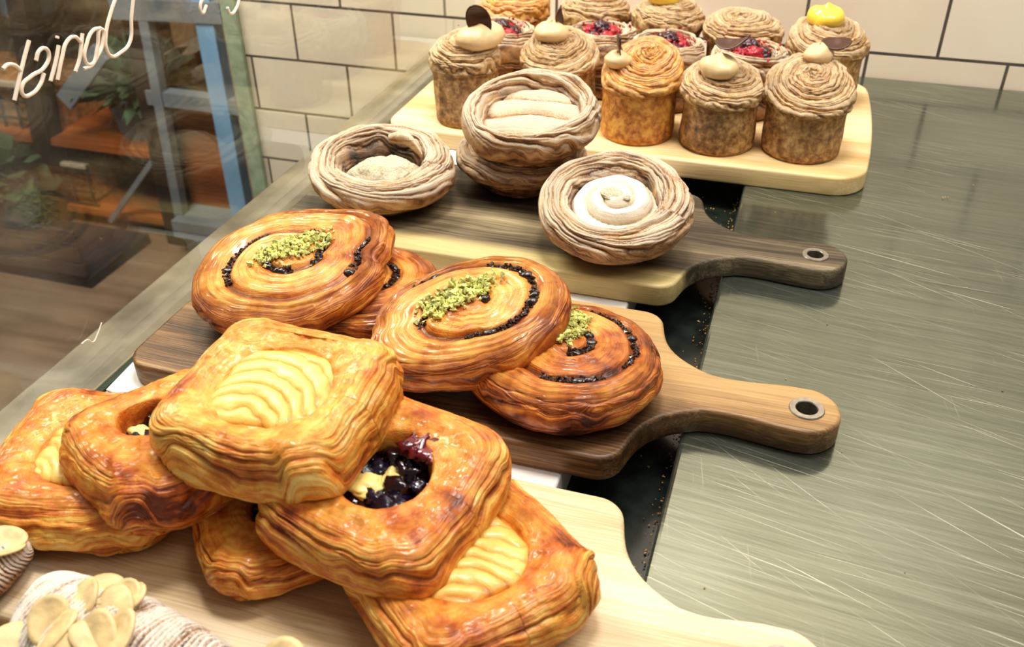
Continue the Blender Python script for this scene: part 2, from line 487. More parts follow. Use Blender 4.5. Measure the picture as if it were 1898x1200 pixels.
def floor_mat():
    m, nt, b = new_mat('brown_shop_floor'); g = NG(nt)
    tc = g.n('TexCoord').outputs['Object']
    n = g.noise(tc, 3, 4); n2 = g.noise(g.vmul(tc, (1, 14, 1)), 2, 3)
    t = g.math('ADD', g.math('MULTIPLY', n, .6), g.math('MULTIPLY', n2, .4))
    nt.links.new(g.ramp(t, [(.3, s2l((84, 66, 52))), (.5, s2l((124, 102, 84))), (.7, s2l((150, 128, 108)))]), b.inputs['Base Color'])
    b.inputs['Roughness'].default_value = .35
    return m
tag(box('floor', (-4.5, 1.4, -.6, 4.2, -.95, -.9), floor_mat()), kind='structure')
far_m = plain('dim_far_wall', (104, 92, 80), .7, var=.35, vscale=3)
tag(box('wall_far', (-4.5, -.87, 3.4, 3.5, -.9, 1.4), far_m), kind='structure')
tag(box('wall_left', (-4.6, -4.5, -.6, 3.5, -.9, 1.4), far_m), kind='structure')

# counter: dark case under everything, a white tray under the boards, steel worktop on the right
cc = thing('display_counter', 'dark pastry display counter base with a narrow recessed channel beside the steel worktop', 'counter', (-.25, .6, -.9))
def cbox(name, b, mat, bevel=0):
    o = box(name, b, mat, None, bevel); o.parent = cc
    o.location = (.25, -.6, .9); return o
cbox('case_body', (-.50, -.05, -.05, 1.265, -.9, -.05), M['caseside'])
cbox('channel_floor', (-.50, -.043, -.05, 1.268, -.05, -.03), M['black'])
ledge_m = plain('worn_green_grey_ledge', (134, 122, 104), .35, metal=.3, var=.3, vscale=18, coat=.2)
cbox('ledge', (-.520, -.466, -.05, 1.268, -.05, -.012), ledge_m, .003)
cbox('base_rail', (-.4525, -.447, -.05, 1.268, -.03, .001), plain('dark_green_rail', (58, 68, 56), .3, metal=.5), .001)
st = box('steel_worktop', (-.041, .95, -.05, 1.268, -.9, 0), M['steel'], None, .0035)
tag(st, 'scratched brushed steel worktop reflecting the tiled wall', 'worktop')
tr = box('serving_tray', (-.4465, -.108, -.05, 1.262, -.0295, 0.0), M['paper'], None, .002)
tag(tr, 'flat white tray lying under the wooden boards', 'tray')
# loose paper corner poking out by the glass
def paper_corner():
    t_, n = [], 14
    V, Fc = [], []
    for i in range(n+1):
        for j in range(n+1):
            u, v = i/n, j/n
            x = -.4455+.040*u; y = .425+.055*v-.008*u
            z = .0012+.006*max(0, v-.5)*math.sin(u*5)**2+.010*max(0, .35-u)*v
            V.append((x, y, z))
    for i in range(n):
        for j in range(n):
            a = i*(n+1)+j; Fc.append((a, a+n+1, a+n+2, a+1))
    o = mesh_obj('paper_sheet', V, Fc, M['paper'])
    m = o.modifiers.new('thick', 'SOLIDIFY'); m.thickness = .0004
    return tag(o, 'creased white paper corner by the glass beside the dark board end', 'paper')
paper_corner()

# ------------------------------------------------------------------ glass screen
def glass_mat():
    m = bpy.data.materials.new('clear_screen_glass'); m.use_nodes = True
    nt = m.node_tree; nt.nodes.clear(); g = NG(nt)
    out = g.n('OutputMaterial')
    tr_ = g.n('BsdfTransparent'); tr_.inputs[0].default_value = (.955, .975, .95, 1)
    gl = g.n('BsdfGlossy'); gl.inputs['Roughness'].default_value = .02; gl.inputs[0].default_value = (.95, 1, .96, 1)
    df = g.n('BsdfDiffuse'); df.inputs[0].default_value = (.6, .62, .58, 1)
    gm = g.n('NewGeometry'); dp = g.n('VectorMath', operation='DOT_PRODUCT')
    nt.links.new(gm.outputs['Normal'], dp.inputs[0]); nt.links.new(gm.outputs['Incoming'], dp.inputs[1])
    oc = g.math('SUBTRACT', 1.0, g.math('ABSOLUTE', dp.outputs['Value']), clamp=True)
    fres = g.math('ADD', .035, g.math('MULTIPLY', g.math('POWER', oc, 5.0), .8))
    tc = g.n('TexCoord').outputs['Object']
    sm = g.maprange(g.noise(g.vmul(tc, (6, 6, 2.5)), 1.5, 4, .6), .5, .8, .01, .08)
    mx = g.n('MixShader'); nt.links.new(fres, mx.inputs[0]); nt.links.new(tr_.outputs[0], mx.inputs[1]); nt.links.new(gl.outputs[0], mx.inputs[2])
    mx2 = g.n('MixShader'); nt.links.new(sm, mx2.inputs[0]); nt.links.new(mx.outputs[0], mx2.inputs[1]); nt.links.new(df.outputs[0], mx2.inputs[2])
    nt.links.new(mx2.outputs[0], out.inputs[0])
    return m
GX = -.456
gs = thing('glass_screen', 'upright glass screen along the shop side with white handwriting reversed on it', 'glass screen', (GX, .6, 0))
gp = box('glass_pane', (GX-.006, GX, -.05, 1.268, -.030, .5), glass_mat()); gp.parent = gs; gp.location = (-GX, -.6, 0)
white_ink = plain('white_chalk_ink', (238, 224, 206), .6, var=.04)
def curve_obj(name, strokes, rad, mat, parent, off, cyclic=False, flat=None):
    cu = bpy.data.curves.new(name, 'CURVE'); cu.dimensions = '3D'
    cu.bevel_depth = rad; cu.bevel_resolution = 3; cu.resolution_u = 10; cu.use_fill_caps = True
    for st_ in strokes:
        sp = cu.splines.new('BEZIER'); sp.bezier_points.add(len(st_)-1)
        for p, bp in zip(st_, sp.bezier_points):
            bp.co = p; bp.handle_left_type = bp.handle_right_type = 'AUTO'
    tmp = bpy.data.objects.new('tmp', cu); COL.objects.link(tmp)
    bpy.context.view_layer.update()
    me = bpy.data.meshes.new_from_object(tmp.evaluated_get(bpy.context.evaluated_depsgraph_get()))
    bpy.data.objects.remove(tmp)
    me.name = name
    me.materials.clear(); me.materials.append(mat)
    me.polygons.foreach_set('use_smooth', np.ones(len(me.polygons), dtype=bool))
    o = link(bpy.data.objects.new(name, me), parent)
    o.location = off
    return o
# strokes as (y, z) in metres on the pane; seen from behind, so D a n i s h runs right to left
LET = {
 'D': [[(0.5633, 0.2437), (0.5562, 0.2315), (0.5484, 0.2157), (0.5361, 0.2119), (0.5269, 0.2125), (0.5238, 0.218), (0.5274, 0.2286), (0.536, 0.2389), (0.5467, 0.2487)]],
 'a': [[(0.5233, 0.2327), (0.5158, 0.2334), (0.5066, 0.2269), (0.5014, 0.2177), (0.5047, 0.2137), (0.5136, 0.2167), (0.522, 0.2236), (0.5241, 0.2318), (0.5157, 0.2219), (0.5079, 0.2134), (0.4979, 0.213)]],
 'n': [[(0.5053, 0.2344), (0.5001, 0.2253), (0.4961, 0.2194), (0.4901, 0.2138)], [(0.5018, 0.2297), (0.4979, 0.2344), (0.4904, 0.2339), (0.4818, 0.2254), (0.4731, 0.2141)]],
 'i': [[(0.4821, 0.2336), (0.4764, 0.2257), (0.4671, 0.2154)], [(0.4833, 0.2391), (0.4824, 0.238)]],
 's': [[(0.4603, 0.2308), (0.4651, 0.2354), (0.4708, 0.235), (0.4721, 0.2312), (0.4656, 0.225), (0.4524, 0.2232), (0.4436, 0.2201), (0.4424, 0.2151), (0.4492, 0.2133), (0.4582, 0.2164), (0.4637, 0.2215)]],
 'h': [[(0.4595, 0.2435), (0.4517, 0.2349), (0.4424, 0.2239), (0.4347, 0.2144)], [(0.4463, 0.2287), (0.4435, 0.2329), (0.4382, 0.2353), (0.4333, 0.2343)]],
 'e': [[(0.6457, 0.2219), (0.6377, 0.2182), (0.6377, 0.2116), (0.645, 0.2154)]],
 'l': [[(0.6928, 0.2098), (0.6856, 0.2029), (0.675, 0.201), (0.6727, 0.2064)]],
}
for k, ss in LET.items():
    curve_obj('hand_lettering', [[(GX+.0003, y, z) for y, z in s_] for s_ in ss], .00125, white_ink, gs, (-GX, -.6, 0))
curve_obj('smear_mark', [[(GX+.0003, y, z) for y, z in [(0.426, 0.0388), (0.4327, 0.038), (0.4368, 0.0334), (0.4426, 0.0361), (0.4497, 0.0419)]]], .0005, white_ink, gs, (-GX, -.6, 0))

# ------------------------------------------------------------------ wooden boards
def board(name, outline, hole, mat, label, cat, yc, thick=.020, bev=.0028):
    """outline in world x, y relative to yc; a rounded slab with a hole and a metal ring"""
    t = thing(name, label, cat, (-.25, yc, 0))
    cu = bpy.data.curves.new('b', 'CURVE'); cu.dimensions = '2D'; cu.fill_mode = 'BOTH'
    cu.extrude = thick/2-bev; cu.bevel_depth = bev; cu.bevel_resolution = 3; cu.offset = -bev
    sp = cu.splines.new('POLY'); sp.points.add(len(outline)-1)
    for p, q in zip(outline, sp.points): q.co = (p[0]+.25, p[1], 0, 1)
    sp.use_cyclic_u = True
    if hole:
        hx, hy, hr = hole
        sp = cu.splines.new('POLY'); n = 40; sp.points.add(n-1)
        for i in range(n):
            a = -i/n*2*PI
            sp.points[i].co = (hx+.25+hr*math.cos(a), hy+hr*math.sin(a), 0, 1)
        sp.use_cyclic_u = True
    tmp = bpy.data.objects.new('tmp', cu); COL.objects.link(tmp)
    bpy.context.view_layer.update()
    me = bpy.data.meshes.new_from_object(tmp.evaluated_get(bpy.context.evaluated_depsgraph_get()))
    bpy.data.objects.remove(tmp)
    me.materials.clear(); me.materials.append(mat); me.name = 'board_slab'
    o = link(bpy.data.objects.new('board_slab', me), t); o.location = (0, 0, thick/2)
    if hole:
        V, Fc, n = [], [], 48
        prof = [(hr*.98, thick*.25), (hr*.98, thick+.0004), (hr*1.05, thick+.0010), (hr*1.55, thick+.0010), (hr*1.62, thick+.0004), (hr*1.62, thick-.001)]
        for i in range(n):
            a = i/n*2*PI
            for r_, z_ in prof: V.append((hx+.25+r_*math.cos(a), hy+r_*math.sin(a), z_))
        k = len(prof)
        for i in range(n):
            for j in range(k-1):
                a = i*k+j; b = ((i+1) % n)*k+j
                Fc.append((a, b, b+1, a+1))
        mesh_obj('hanging_ring', V, Fc, M['ringmetal'], t, smooth=False)
    return t

def arc(cx, cy, r, a0, a1, n=10):
    return [(cx+r*math.cos(math.radians(a0+(a1-a0)*i/n)), cy+r*math.sin(math.radians(a0+(a1-a0)*i/n))) for i in range(n+1)]

def bez(p0, p1, p2, p3, n=12):
    out = []
    for i in range(1, n+1):
        t = i/n
        out.append(tuple((1-t)**3*p0[k]+3*(1-t)**2*t*p1[k]+3*(1-t)*t*t*p2[k]+t**3*p3[k] for k in (0, 1)))
    return out

def paddle(x0, w, xb, hx, hw, tip, xn):
    """left end x0, body half width w, body right end xb, handle half width hw, ring centre hx, handle tip; counter-clockwise"""
    rc = .022
    o = arc(x0+rc, -w+rc, rc, 180, 270)
    o += arc(xb-.018, -w+.018, .018, -90, -18)
    p = o[-1]
    o += bez(p, (xb+.004, -w+.030), (xb+.004, -hw-.016), (xn, -hw))
    o += bez((xn, -hw), (xn+.022, -hw+.004), (hx-.035, -hw-.001), (hx-.005, -tip))
    o += arc(hx-.002, 0, tip, -80, 80, 16)
    o += bez((hx-.005, tip), (hx-.035, hw+.001), (xn+.022, hw-.004), (xn, hw))
    o += bez((xn, hw), (xb+.004, hw+.016), (xb+.004, w-.030), (p[0], -p[1]))
    o += arc(xb-.018, w-.018, .018, 18, 90)
    o += arc(x0+rc, w-rc, rc, 90, 180)
    q = [o[0]]
    for a in o[1:]:
        if abs(a[0]-q[-1][0])+abs(a[1]-q[-1][1]) > 1e-5: q.append(a)
    return q

PALE = [(0, (176, 148, 108)), (.4, (212, 188, 148)), (.7, (232, 212, 178)), (1, (244, 230, 204))]
WAL = [(0, (40, 26, 16)), (.38, (84, 60, 38)), (.62, (126, 94, 60)), (1, (184, 148, 102))]
GRY = [(0, (34, 28, 22)), (.38, (78, 68, 54)), (.6, (112, 99, 78)), (1, (176, 160, 126))]
M['board_pale'] = wood('pale_beech', PALE, seed=1, rough=.55)
M['board_walnut'] = wood('walnut_two_tone', WAL, seed=2, rough=.42, stripe=[(1, -.035, .035, (208, 172, 118), .65)])
M['board_grey'] = wood('dark_weathered_wood', GRY, seed=3, rough=.5, stripe=[(1, -.052, -.068, (218, 198, 140), .9)])
M['board_tan2'] = wood('pinkish_beech', [(0, (190, 160, 130)), (.4, (222, 194, 164)), (1, (240, 220, 196))], seed=8, rough=.5)
M['board_tan'] = wood('tan_maple', [(0, (196, 160, 104)), (.4, (224, 192, 138)), (.7, (238, 212, 164)), (1, (246, 226, 186))], seed=4, rough=.5)
ol = paddle(-.437, .088, -.071, .037, .0215, .0245, -.030)
board('serving_board', paddle(-.437, .089, -.058, .037, .0215, .0245, -.018), (.036, 0, .0072), M['board_pale'], 'pale beech paddle board under the pile of square danishes, nearest the bottom', 'board', .316)
board('serving_board', ol, (.037, 0, .0072), M['board_walnut'], 'brown walnut paddle board under the raisin and pistachio swirls', 'board', .524)
board('serving_board', ol, (.033, 0, .0068), M['board_grey'], 'dark grey-brown paddle board with pale front edge under the sugar dusted rings', 'board', .737)
board('serving_board', paddle(-.437, .085, -.071, .037, .0215, .0245, -.030), (.037, 0, .0072), M['board_tan2'], 'pinkish pale board at the bottom edge under the almond croissants', 'board', .1375)
o4 = arc(-.437+.03, -.145+.03, .03, 180, 270)+arc(.040, -.145+.035, .035, -90, -10, 12)+bez((.0745, -.116), (.081, -.05), (.081, .05), (.0745, .116))+arc(.040, .145-.035, .035, 10, 90, 12)+arc(-.437+.03, .145-.03, .03, 90, 180)
board('serving_board', o4, None, M['board_tan'], 'wide light maple board holding the tall cruffins against the tiled wall', 'board', 1.043)

# ------------------------------------------------------------------ pastry makers
rng = random.Random(7)
def blob(name, c, r, mat, parent, seed=0, squash=(1, 1, 1), rough=.15, sub=3, fr=1.2):
    bm = bmesh.new(); bmesh.ops.create_icosphere(bm, subdivisions=sub, radius=1)
    co = np.array([v.co[:] for v in bm.verts])
    d = 1+rough*fbm(co[:, 0]*fr+5+seed, co[:, 1]*fr+5, co[:, 2]*fr+5, 3, seed)
    for v, k in zip(bm.verts, d): v.co = Vector(v.co)*k
    for v in bm.verts: v.co = Vector((v.co.x*r*squash[0], v.co.y*r*squash[1], v.co.z*r*squash[2]))+Vector(c)
    return bm_obj(name, bm, mat, parent, smooth=True)

def crumbs(name, pts, size, mat, parent, seed=0):
    R_ = random.Random(seed)
    V, Fc = [], []
    for p in pts:
        s_ = size*R_.uniform(.5, 1.3)
        base = len(V)
        rot = Euler((R_.uniform(0, 6), R_.uniform(0, 6), R_.uniform(0, 6))).to_matrix()
        for c in ((1,0,0),(-1,0,0),(0,1,0),(0,-1,0),(0,0,1),(0,0,-1)):
            v = rot @ (Vector(c)*s_*R_.uniform(.5, 1.1))
            V.append(tuple(Vector(p)+v))
        for f in ((0,2,4),(2,1,4),(1,3,4),(3,0,4),(2,0,5),(1,2,5),(3,1,5),(0,3,5)): Fc.append(tuple(base+i for i in f))
    return mesh_obj(name, V, Fc, mat, parent, smooth=False)

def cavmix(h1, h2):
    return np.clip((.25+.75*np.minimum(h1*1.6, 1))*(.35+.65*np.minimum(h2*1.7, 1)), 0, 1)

def base_noise(R, amp, fr, seed):
    P = R.P*fr
    return amp*fbm(P[..., 0]+20, P[..., 1]+20, P[..., 2]+20, 3, seed)

def danish(label, loc, rot, size, seed, kind, pale=False, h=.033, asp=1.0, well=.42, ph=0., p=4.4, woff=(0, 0)):
    t = thing('square_danish', label, 'danish pastry', loc, rot)
    if kind == 'berry':
        prof = [(0, .002, 0), (.5, 0, 0), (.8, .001, .3), (.95, h*.18, 1), (1.03, h*.42, 1), (1.0, h*.68, 1), (.96, h*.86, .95), (.88, h*.99, .5), (.76, h*1.06, .1), (well+.10, h*1.06, 0), (well+.02, h*.95, 0), (well-.01, h*.62, 0), (well-.06, h*.45, 0), (0, h*.42, 0)]
    else:
        prof = [(0, .002, 0), (.5, 0, 0), (.8, .001, .3), (.95, h*.18, 1), (1.03, h*.42, 1), (1.0, h*.68, 1), (.96, h*.86, .95), (.88, h*.99, .5), (.76, h*1.05, .1), (well+.16, h*1.03, 0), (well+.04, h*.95, 0), (well-.06, h*.88, 0), (0, h*.88, 0)]
    RF = sq(p, ph, asp, .03, seed)
    R = Relief(prof, lambda T: RF(T)*(1+0*T), 440, 250, size)
    T = R.T+0*R.v; c, s_ = np.cos(T), np.sin(T)
    # round the well off inside a square rim
    f = sstep(R.rho, well+.22, well+.02)*R.top
    rr = np.hypot(R.P[..., 0], R.P[..., 1])
    k = 1-f+f*(1/np.broadcast_to(RF(R.T), rr.shape)*1.04)
    R.P[..., 0] *= k; R.P[..., 1] *= k
    wf_ = sstep(R.rho, .95, .5)*R.top
    R.P[..., 0] += woff[0]*wf_; R.P[..., 1] += woff[1]*wf_
    corner = np.cos(4*(T-ph-PI/4))
    # corners lift and sides bulge
    R.P[..., 2] += .003*sstep(corner, .2, 1)*R.rho**2*(R.P[..., 2] > .004)
    R.disp(base_noise(R, .0026, 20, seed)*(R.P[..., 2] > .003))
    R.disp(base_noise(R, .0011, 75, seed+3)*(R.P[..., 2] > .003))
    vs = R.v*size
    pin = .9*sstep(corner, .55, 1)*np.sin(T*2+seed)
    sd = np.clip(R.side, 0, 1)
    h1, q1 = strands(R.v, T, .105, seed+1, warp=.55, slant=0, sharp=1.0, pinch=pin)
    h2, q2 = strands(R.v, T, .040, seed+2, warp=1.1, slant=0, sharp=.9, pinch=pin*2)
    R.disp(sd*(.0034*(h1-.5)+.0015*(h2-.4)))
    topm = 1-sd
    R.disp(topm*R.top*sstep(R.rho, well-.02, well+.1)*(.0010*fbm(R.P[..., 0]*210+9, R.P[..., 1]*210, R.P[..., 2]*60, 2, seed+4)))
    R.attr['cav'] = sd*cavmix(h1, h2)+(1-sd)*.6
    rim = np.exp(-((R.rho-.80)/.13)**2)*R.top
    wellrim = np.exp(-((R.rho-well)/.08)**2)*R.top
    spots = sstep(fbm(R.P[..., 0]*38+4, R.P[..., 1]*38+4, R.P[..., 2]*38, 3, seed+9), .0, .6)
    R.attr['brown'] = np.clip(.32*rim*(.4+spots)+.3*spots*R.top*(R.rho > well)+.12*wellrim+.22*sd*spots+.18*sd*(1-h1), 0, 1)-(.25*sstep(R.rho, .5, .25)*R.top if kind != 'berry' else 0)
    R.lam(T*size*1.0, q1*.012+R.v*size*.35)
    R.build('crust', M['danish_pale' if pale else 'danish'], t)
    if kind == 'custard':
        pc = [(0, 0, 0), (.7, 0, 0), (.96, .0012, 0), (1, .0032, 0), (.93, .0052, 0), (.75, .0062, 0), (.4, .0070, 0), (0, .0072, 0)]
        cs = size*well*1.02
        C_ = Relief(pc, sq(2.6, ph, asp, .16, seed+30), 260, 120, cs)
        Tc = C_.T+0*C_.v
        x, y = C_.P[..., 0]/cs, C_.P[..., 1]/cs
        # the piped ribs: off-centre arcs
        a_ = PI*(.15+.1*seed); ox, oy = 1.5*math.cos(a_), 1.5*math.sin(a_)
        dd = np.hypot(x-ox, (y-oy)*.8)+.06*fbm(x*2+5, y*2+5, 0*x, 2, seed)
        rib = abs(np.sin(dd*13+seed+1.2*fbm(x*2.5+7, y*2.5+7, 0*x, 2, seed+5)))**.7
        C_.disp((C_.P[..., 2] > .002)*(.0016*(rib-.5)*sstep(C_.rho, 1.0, .75)+base_noise(C_, .0008, 60, seed)))
        C_.attr['cav'] = .15+.85*rib
        C_.attr['brown'] = .55*sstep(C_.rho, .72, 1.0)+.35*(1-rib)*(vn(x*2+9, y*2+9, 0*x, seed+3) > .45); C_.lam(Tc*.03, dd*.05)
        ob = C_.build('custard', M['custard_rib'], t)
        ob.location = (0, 0, h*.86-.0016)
    else:
        z0 = h*.66
        pc = [(0, 0, 0), (.9, 0, 0), (1, .002, 0), (.9, .004, 0), (0, .0045, 0)]
        C_ = Relief(pc, ell(1, 1, 0, .10, seed), 160, 60, size*(well+.05))
        C_.disp(base_noise(C_, .0032, 90, seed)*(C_.P[..., 2] > .002))
        C_.attr['cav'] = .5+0*C_.v; C_.lam(C_.T*.03+0*C_.v, C_.v*.03)
        ob = C_.build('berry_jam', M['jam'], t); ob.location = (0, 0, z0-.003)
        R_ = random.Random(seed)
        rw = size*well
        for i in range(12):
            a = i*2.39996+R_.uniform(-.2, .2); rr_ = rw*(.25+.62*math.sqrt((i+.5)/12))
            if math.hypot(rr_*math.cos(a)+rw*.28, rr_*math.sin(a)+rw*.30) < rw*.42: continue
            blob('blueberry', (rr_*math.cos(a), rr_*math.sin(a), z0+.0015+R_.uniform(-.001, .002)), R_.uniform(.0045, .0075), M['blueberry'] if i % 3 else M['jam'], t, seed+i*7, (1.1, .95, .75), .8, 3, 1.8)
        blob('custard_filling', (-rw*.30, -rw*.34, z0+.002), rw*.42, M['custard'], t, seed+40, (1.25, .85, .42), .6, 4, 1.6)
        blob('custard_filling', (rw*.10, rw*.10, z0+.002), rw*.30, M['custard'], t, seed+41, (.8, 1.2, .5), .7, 4, 1.6)
        # jam that ran up the rim
        for k_, (aa, sz) in enumerate(((62, .007), (78, .008), (50, .005))):
            blob('jam_run', tuple(R.pt(math.radians(aa), well+.04, -.002)), sz, M['jam_red'], t, seed+50+k_, (1, 1.3, .4), .9, 3, 2)
    for o_ in t.children_recursive if False else [q for q in COL.objects if q.parent == t and q.name.split('.')[0] not in ('crust', 'jam_run')]:
        o_.location.x += woff[0]; o_.location.y += woff[1]
    return t

DL = 'square danish'
danish('custard square danish flat on the board at the far left, half under the berry one', (-.362, .324, .0205), (0, 0, 12), .058, 11, 'custard', h=.034, asp=1.05, well=.5)
danish('square danish with dark jam hole leaning over the far left custard one', (-.310, .330, .040), (-3, -3, -30), .053, 12, 'berry', h=.036, well=.30, woff=(-.013, -.006))
danish('shiny brown danish mostly hidden beneath the pile, only its front corner showing', (-.238, .322, .0205), (0, 0, 40), .047, 15, 'berry', h=.026, well=.38)
danish('custard square danish at the right front of the pile, flat on the pale board', (-.125, .309, .0205), (0, 0, -38), .054, 16, 'custard', h=.036, well=.54)
danish('square danish with open blueberry and custard hole in the middle of the pile', (-.178, .332, .046), (6, 3, -10), .055, 14, 'berry', h=.037, well=.42)
danish('pale custard square danish on top of the pile', (-.244, .349, .071), (7, -2, -3), .0535, 13, 'custard', pale=True, h=.040, asp=1.10, well=.56)

def swirl(label, loc, rot, size, seed, a=1.12, b=.95, h=.030, dark=False, N=2.3, nuts=None, start=0., hand=1, ph=0., lobe=None):
    t = thing('swirl_pastry', label, 'swirl pastry', loc, rot)
    prof = [(0, .002, 0), (.5, 0, 0), (.82, .001, .3), (.96, h*.2, 1), (1.02, h*.45, 1), (.99, h*.72, 1), (.92, h*.9, .8), (.82, h*1.0, .3), (.6, h*1.04, .1), (.3, h*1.1, .05), (0, h*1.14, 0)]
    E0 = ell(a, b, ph, .05, seed)
    def EF(T):
        k = E0(T)
        if lobe:
            dt = (T-lobe[0]+PI) % (2*PI)-PI
            k = k*(1+lobe[1]*np.exp(-(dt/.42)**2)-lobe[2]*np.exp(-((dt+.62)/.14)**2))
        return k
    R = Relief(prof, EF, 440, 250, size)
    T = R.T+0*R.v; c, s_ = np.cos(T), np.sin(T)
    up = (R.P[..., 2] > .003)
    R.disp(base_noise(R, .0034, 20, seed)*up)
    th = (hand*T-start) % (2*PI)
    rho = R.rho+.03*fbm(c*1.6+3, s_*1.6+3, R.rho, 2, seed)
    q = rho*N-th/(2*PI)
    fr = q-np.round(q)
    vis = R.top*sstep(R.rho, .14, .22)*sstep(R.rho, .93, .84)
    gro = np.exp(-(fr/.13)**2)*vis
    dome = (np.cos(PI*fr))*vis
    R.disp(.0042*(-gro)-.0016*vis*(1-abs(np.cos(PI*(fr)))**1.0))
    sd = np.clip(R.side, 0, 1)
    h1, q1 = strands(R.v, T, .100, seed+1, warp=.8, slant=1.0, sharp=1.0)
    h2, q2 = strands(R.v, T, .038, seed+2, warp=1.4, slant=2.0, sharp=.9)
    R.disp(sd*(.0028*(h1-.5)+.0010*(h2-.4)))
    # faint dough layers on top following the spiral
    lay = np.sin(q*2*PI*5+2*fbm(c*3, s_*3, R.rho*3, 2, seed+6))
    R.disp(vis*(1-gro)*.00035*lay)
    R.attr['cav'] = sd*cavmix(h1, h2)+(1-sd)*(.6-.5*gro)
    spots = sstep(fbm(R.P[..., 0]*34+4, R.P[..., 1]*34+4, R.P[..., 2]*34, 3, seed+9), .0, .6)
    R.attr['brown'] = .3*gro+.28*spots+.2*sd*(1-h1)+.12*sd-.18*vis*(1-gro)*(1-spots)
    R.lam(T*size, (1-sd)*q*.02+sd*(q1*.012+R.v*size*.3))
    R.build('crust', M['swirl_dark' if dark else 'swirl'], t)
    # filling lumps in the groove
    R_ = random.Random(seed)
    paste, big = [], []
    for k in range(0, 4):
        for i in range(150):
            thn = i/150*2*PI
            rr = (k+thn/(2*PI))/N
            if .18 < rr < .86:
                # patchy
                if vn(np.array(thn*1.3+k*5), np.array(k*2.0), np.array(0.), seed+70) < .44: continue
                ang = hand*(thn+start)
                for _ in range(4):
                    p = R.pt(ang+R_.uniform(-.03, .03), rr+R_.uniform(-.036, .036)*(.4+vn(np.array(thn*3.), np.array(k*1.), np.array(1.), seed+71)), R_.uniform(-.0002, .0012))
                    paste.append(p)
                if R_.random() < .07: big.append(R.pt(ang, rr, .0008))
    crumbs('filling', paste, .0019, M['paste'], t, seed)['kind'] = 'stuff'
    for i, p in enumerate(big[:9]):
        blob('raisin', tuple(p), .0036, M['raisin'], t, seed+i, (1.3, .9, .7), .5, 2)
    if nuts:
        nx, ny, na, nb, ang, cnt = nuts
        P_ = []
        for _ in range(cnt):
            r_ = math.sqrt(R_.random())*(1 if R_.random() < .8 else 1.3); a_ = R_.uniform(0, 2*PI)
            ex, ey = r_*na*math.cos(a_), r_*nb*math.sin(a_)
            x = nx+ex*math.cos(ang)-ey*math.sin(ang); y = ny+ex*math.sin(ang)+ey*math.cos(ang)
            thh = math.atan2(y, x); rad = math.hypot(x, y)
            Rr = float(ell(a, b, ph, .05, seed)(np.array([[thh]]))[0, 0])*size
            P_.append(R.pt(thh, min(.9, rad/Rr), R_.uniform(0, .0035)))
        crumbs('pistachio_crumbs', P_, .0024, M['pistachio'], t, seed+1)['kind'] = 'stuff'
    return t

swirl('plain orange-brown swirl lying under the leftmost pistachio swirl', (-.300, .548, .0205), (0, 0, 0), .060, 22, 1.1, .98, dark=True)
swirl('leftmost pistachio topped swirl, resting tilted on another swirl', (-.342, .532, .043), (9, -6, 8), .066, 21, 1.12, 1.02, nuts=(.004, .006, .026, .013, .5, 420), start=1.0, N=2.3, lobe=(.75, .14, .10))
swirl('dark glazed raisin swirl flat at the right end of the walnut board', (-.124, .500, .0205), (0, 0, 20), .060, 24, 1.08, 1.0, h=.034, dark=True, nuts=(.004, .016, .022, .012, 1.2, 300), start=2.4, N=2.2)
swirl('pistachio topped swirl tilted up on the dark raisin swirl', (-.189, .507, .043), (9, -13, 30), .059, 23, 1.22, .87, h=.032, nuts=(-.004, .010, .028, .012, .2, 460), start=4.0, N=2.0, lobe=(3.6, .05, .07))

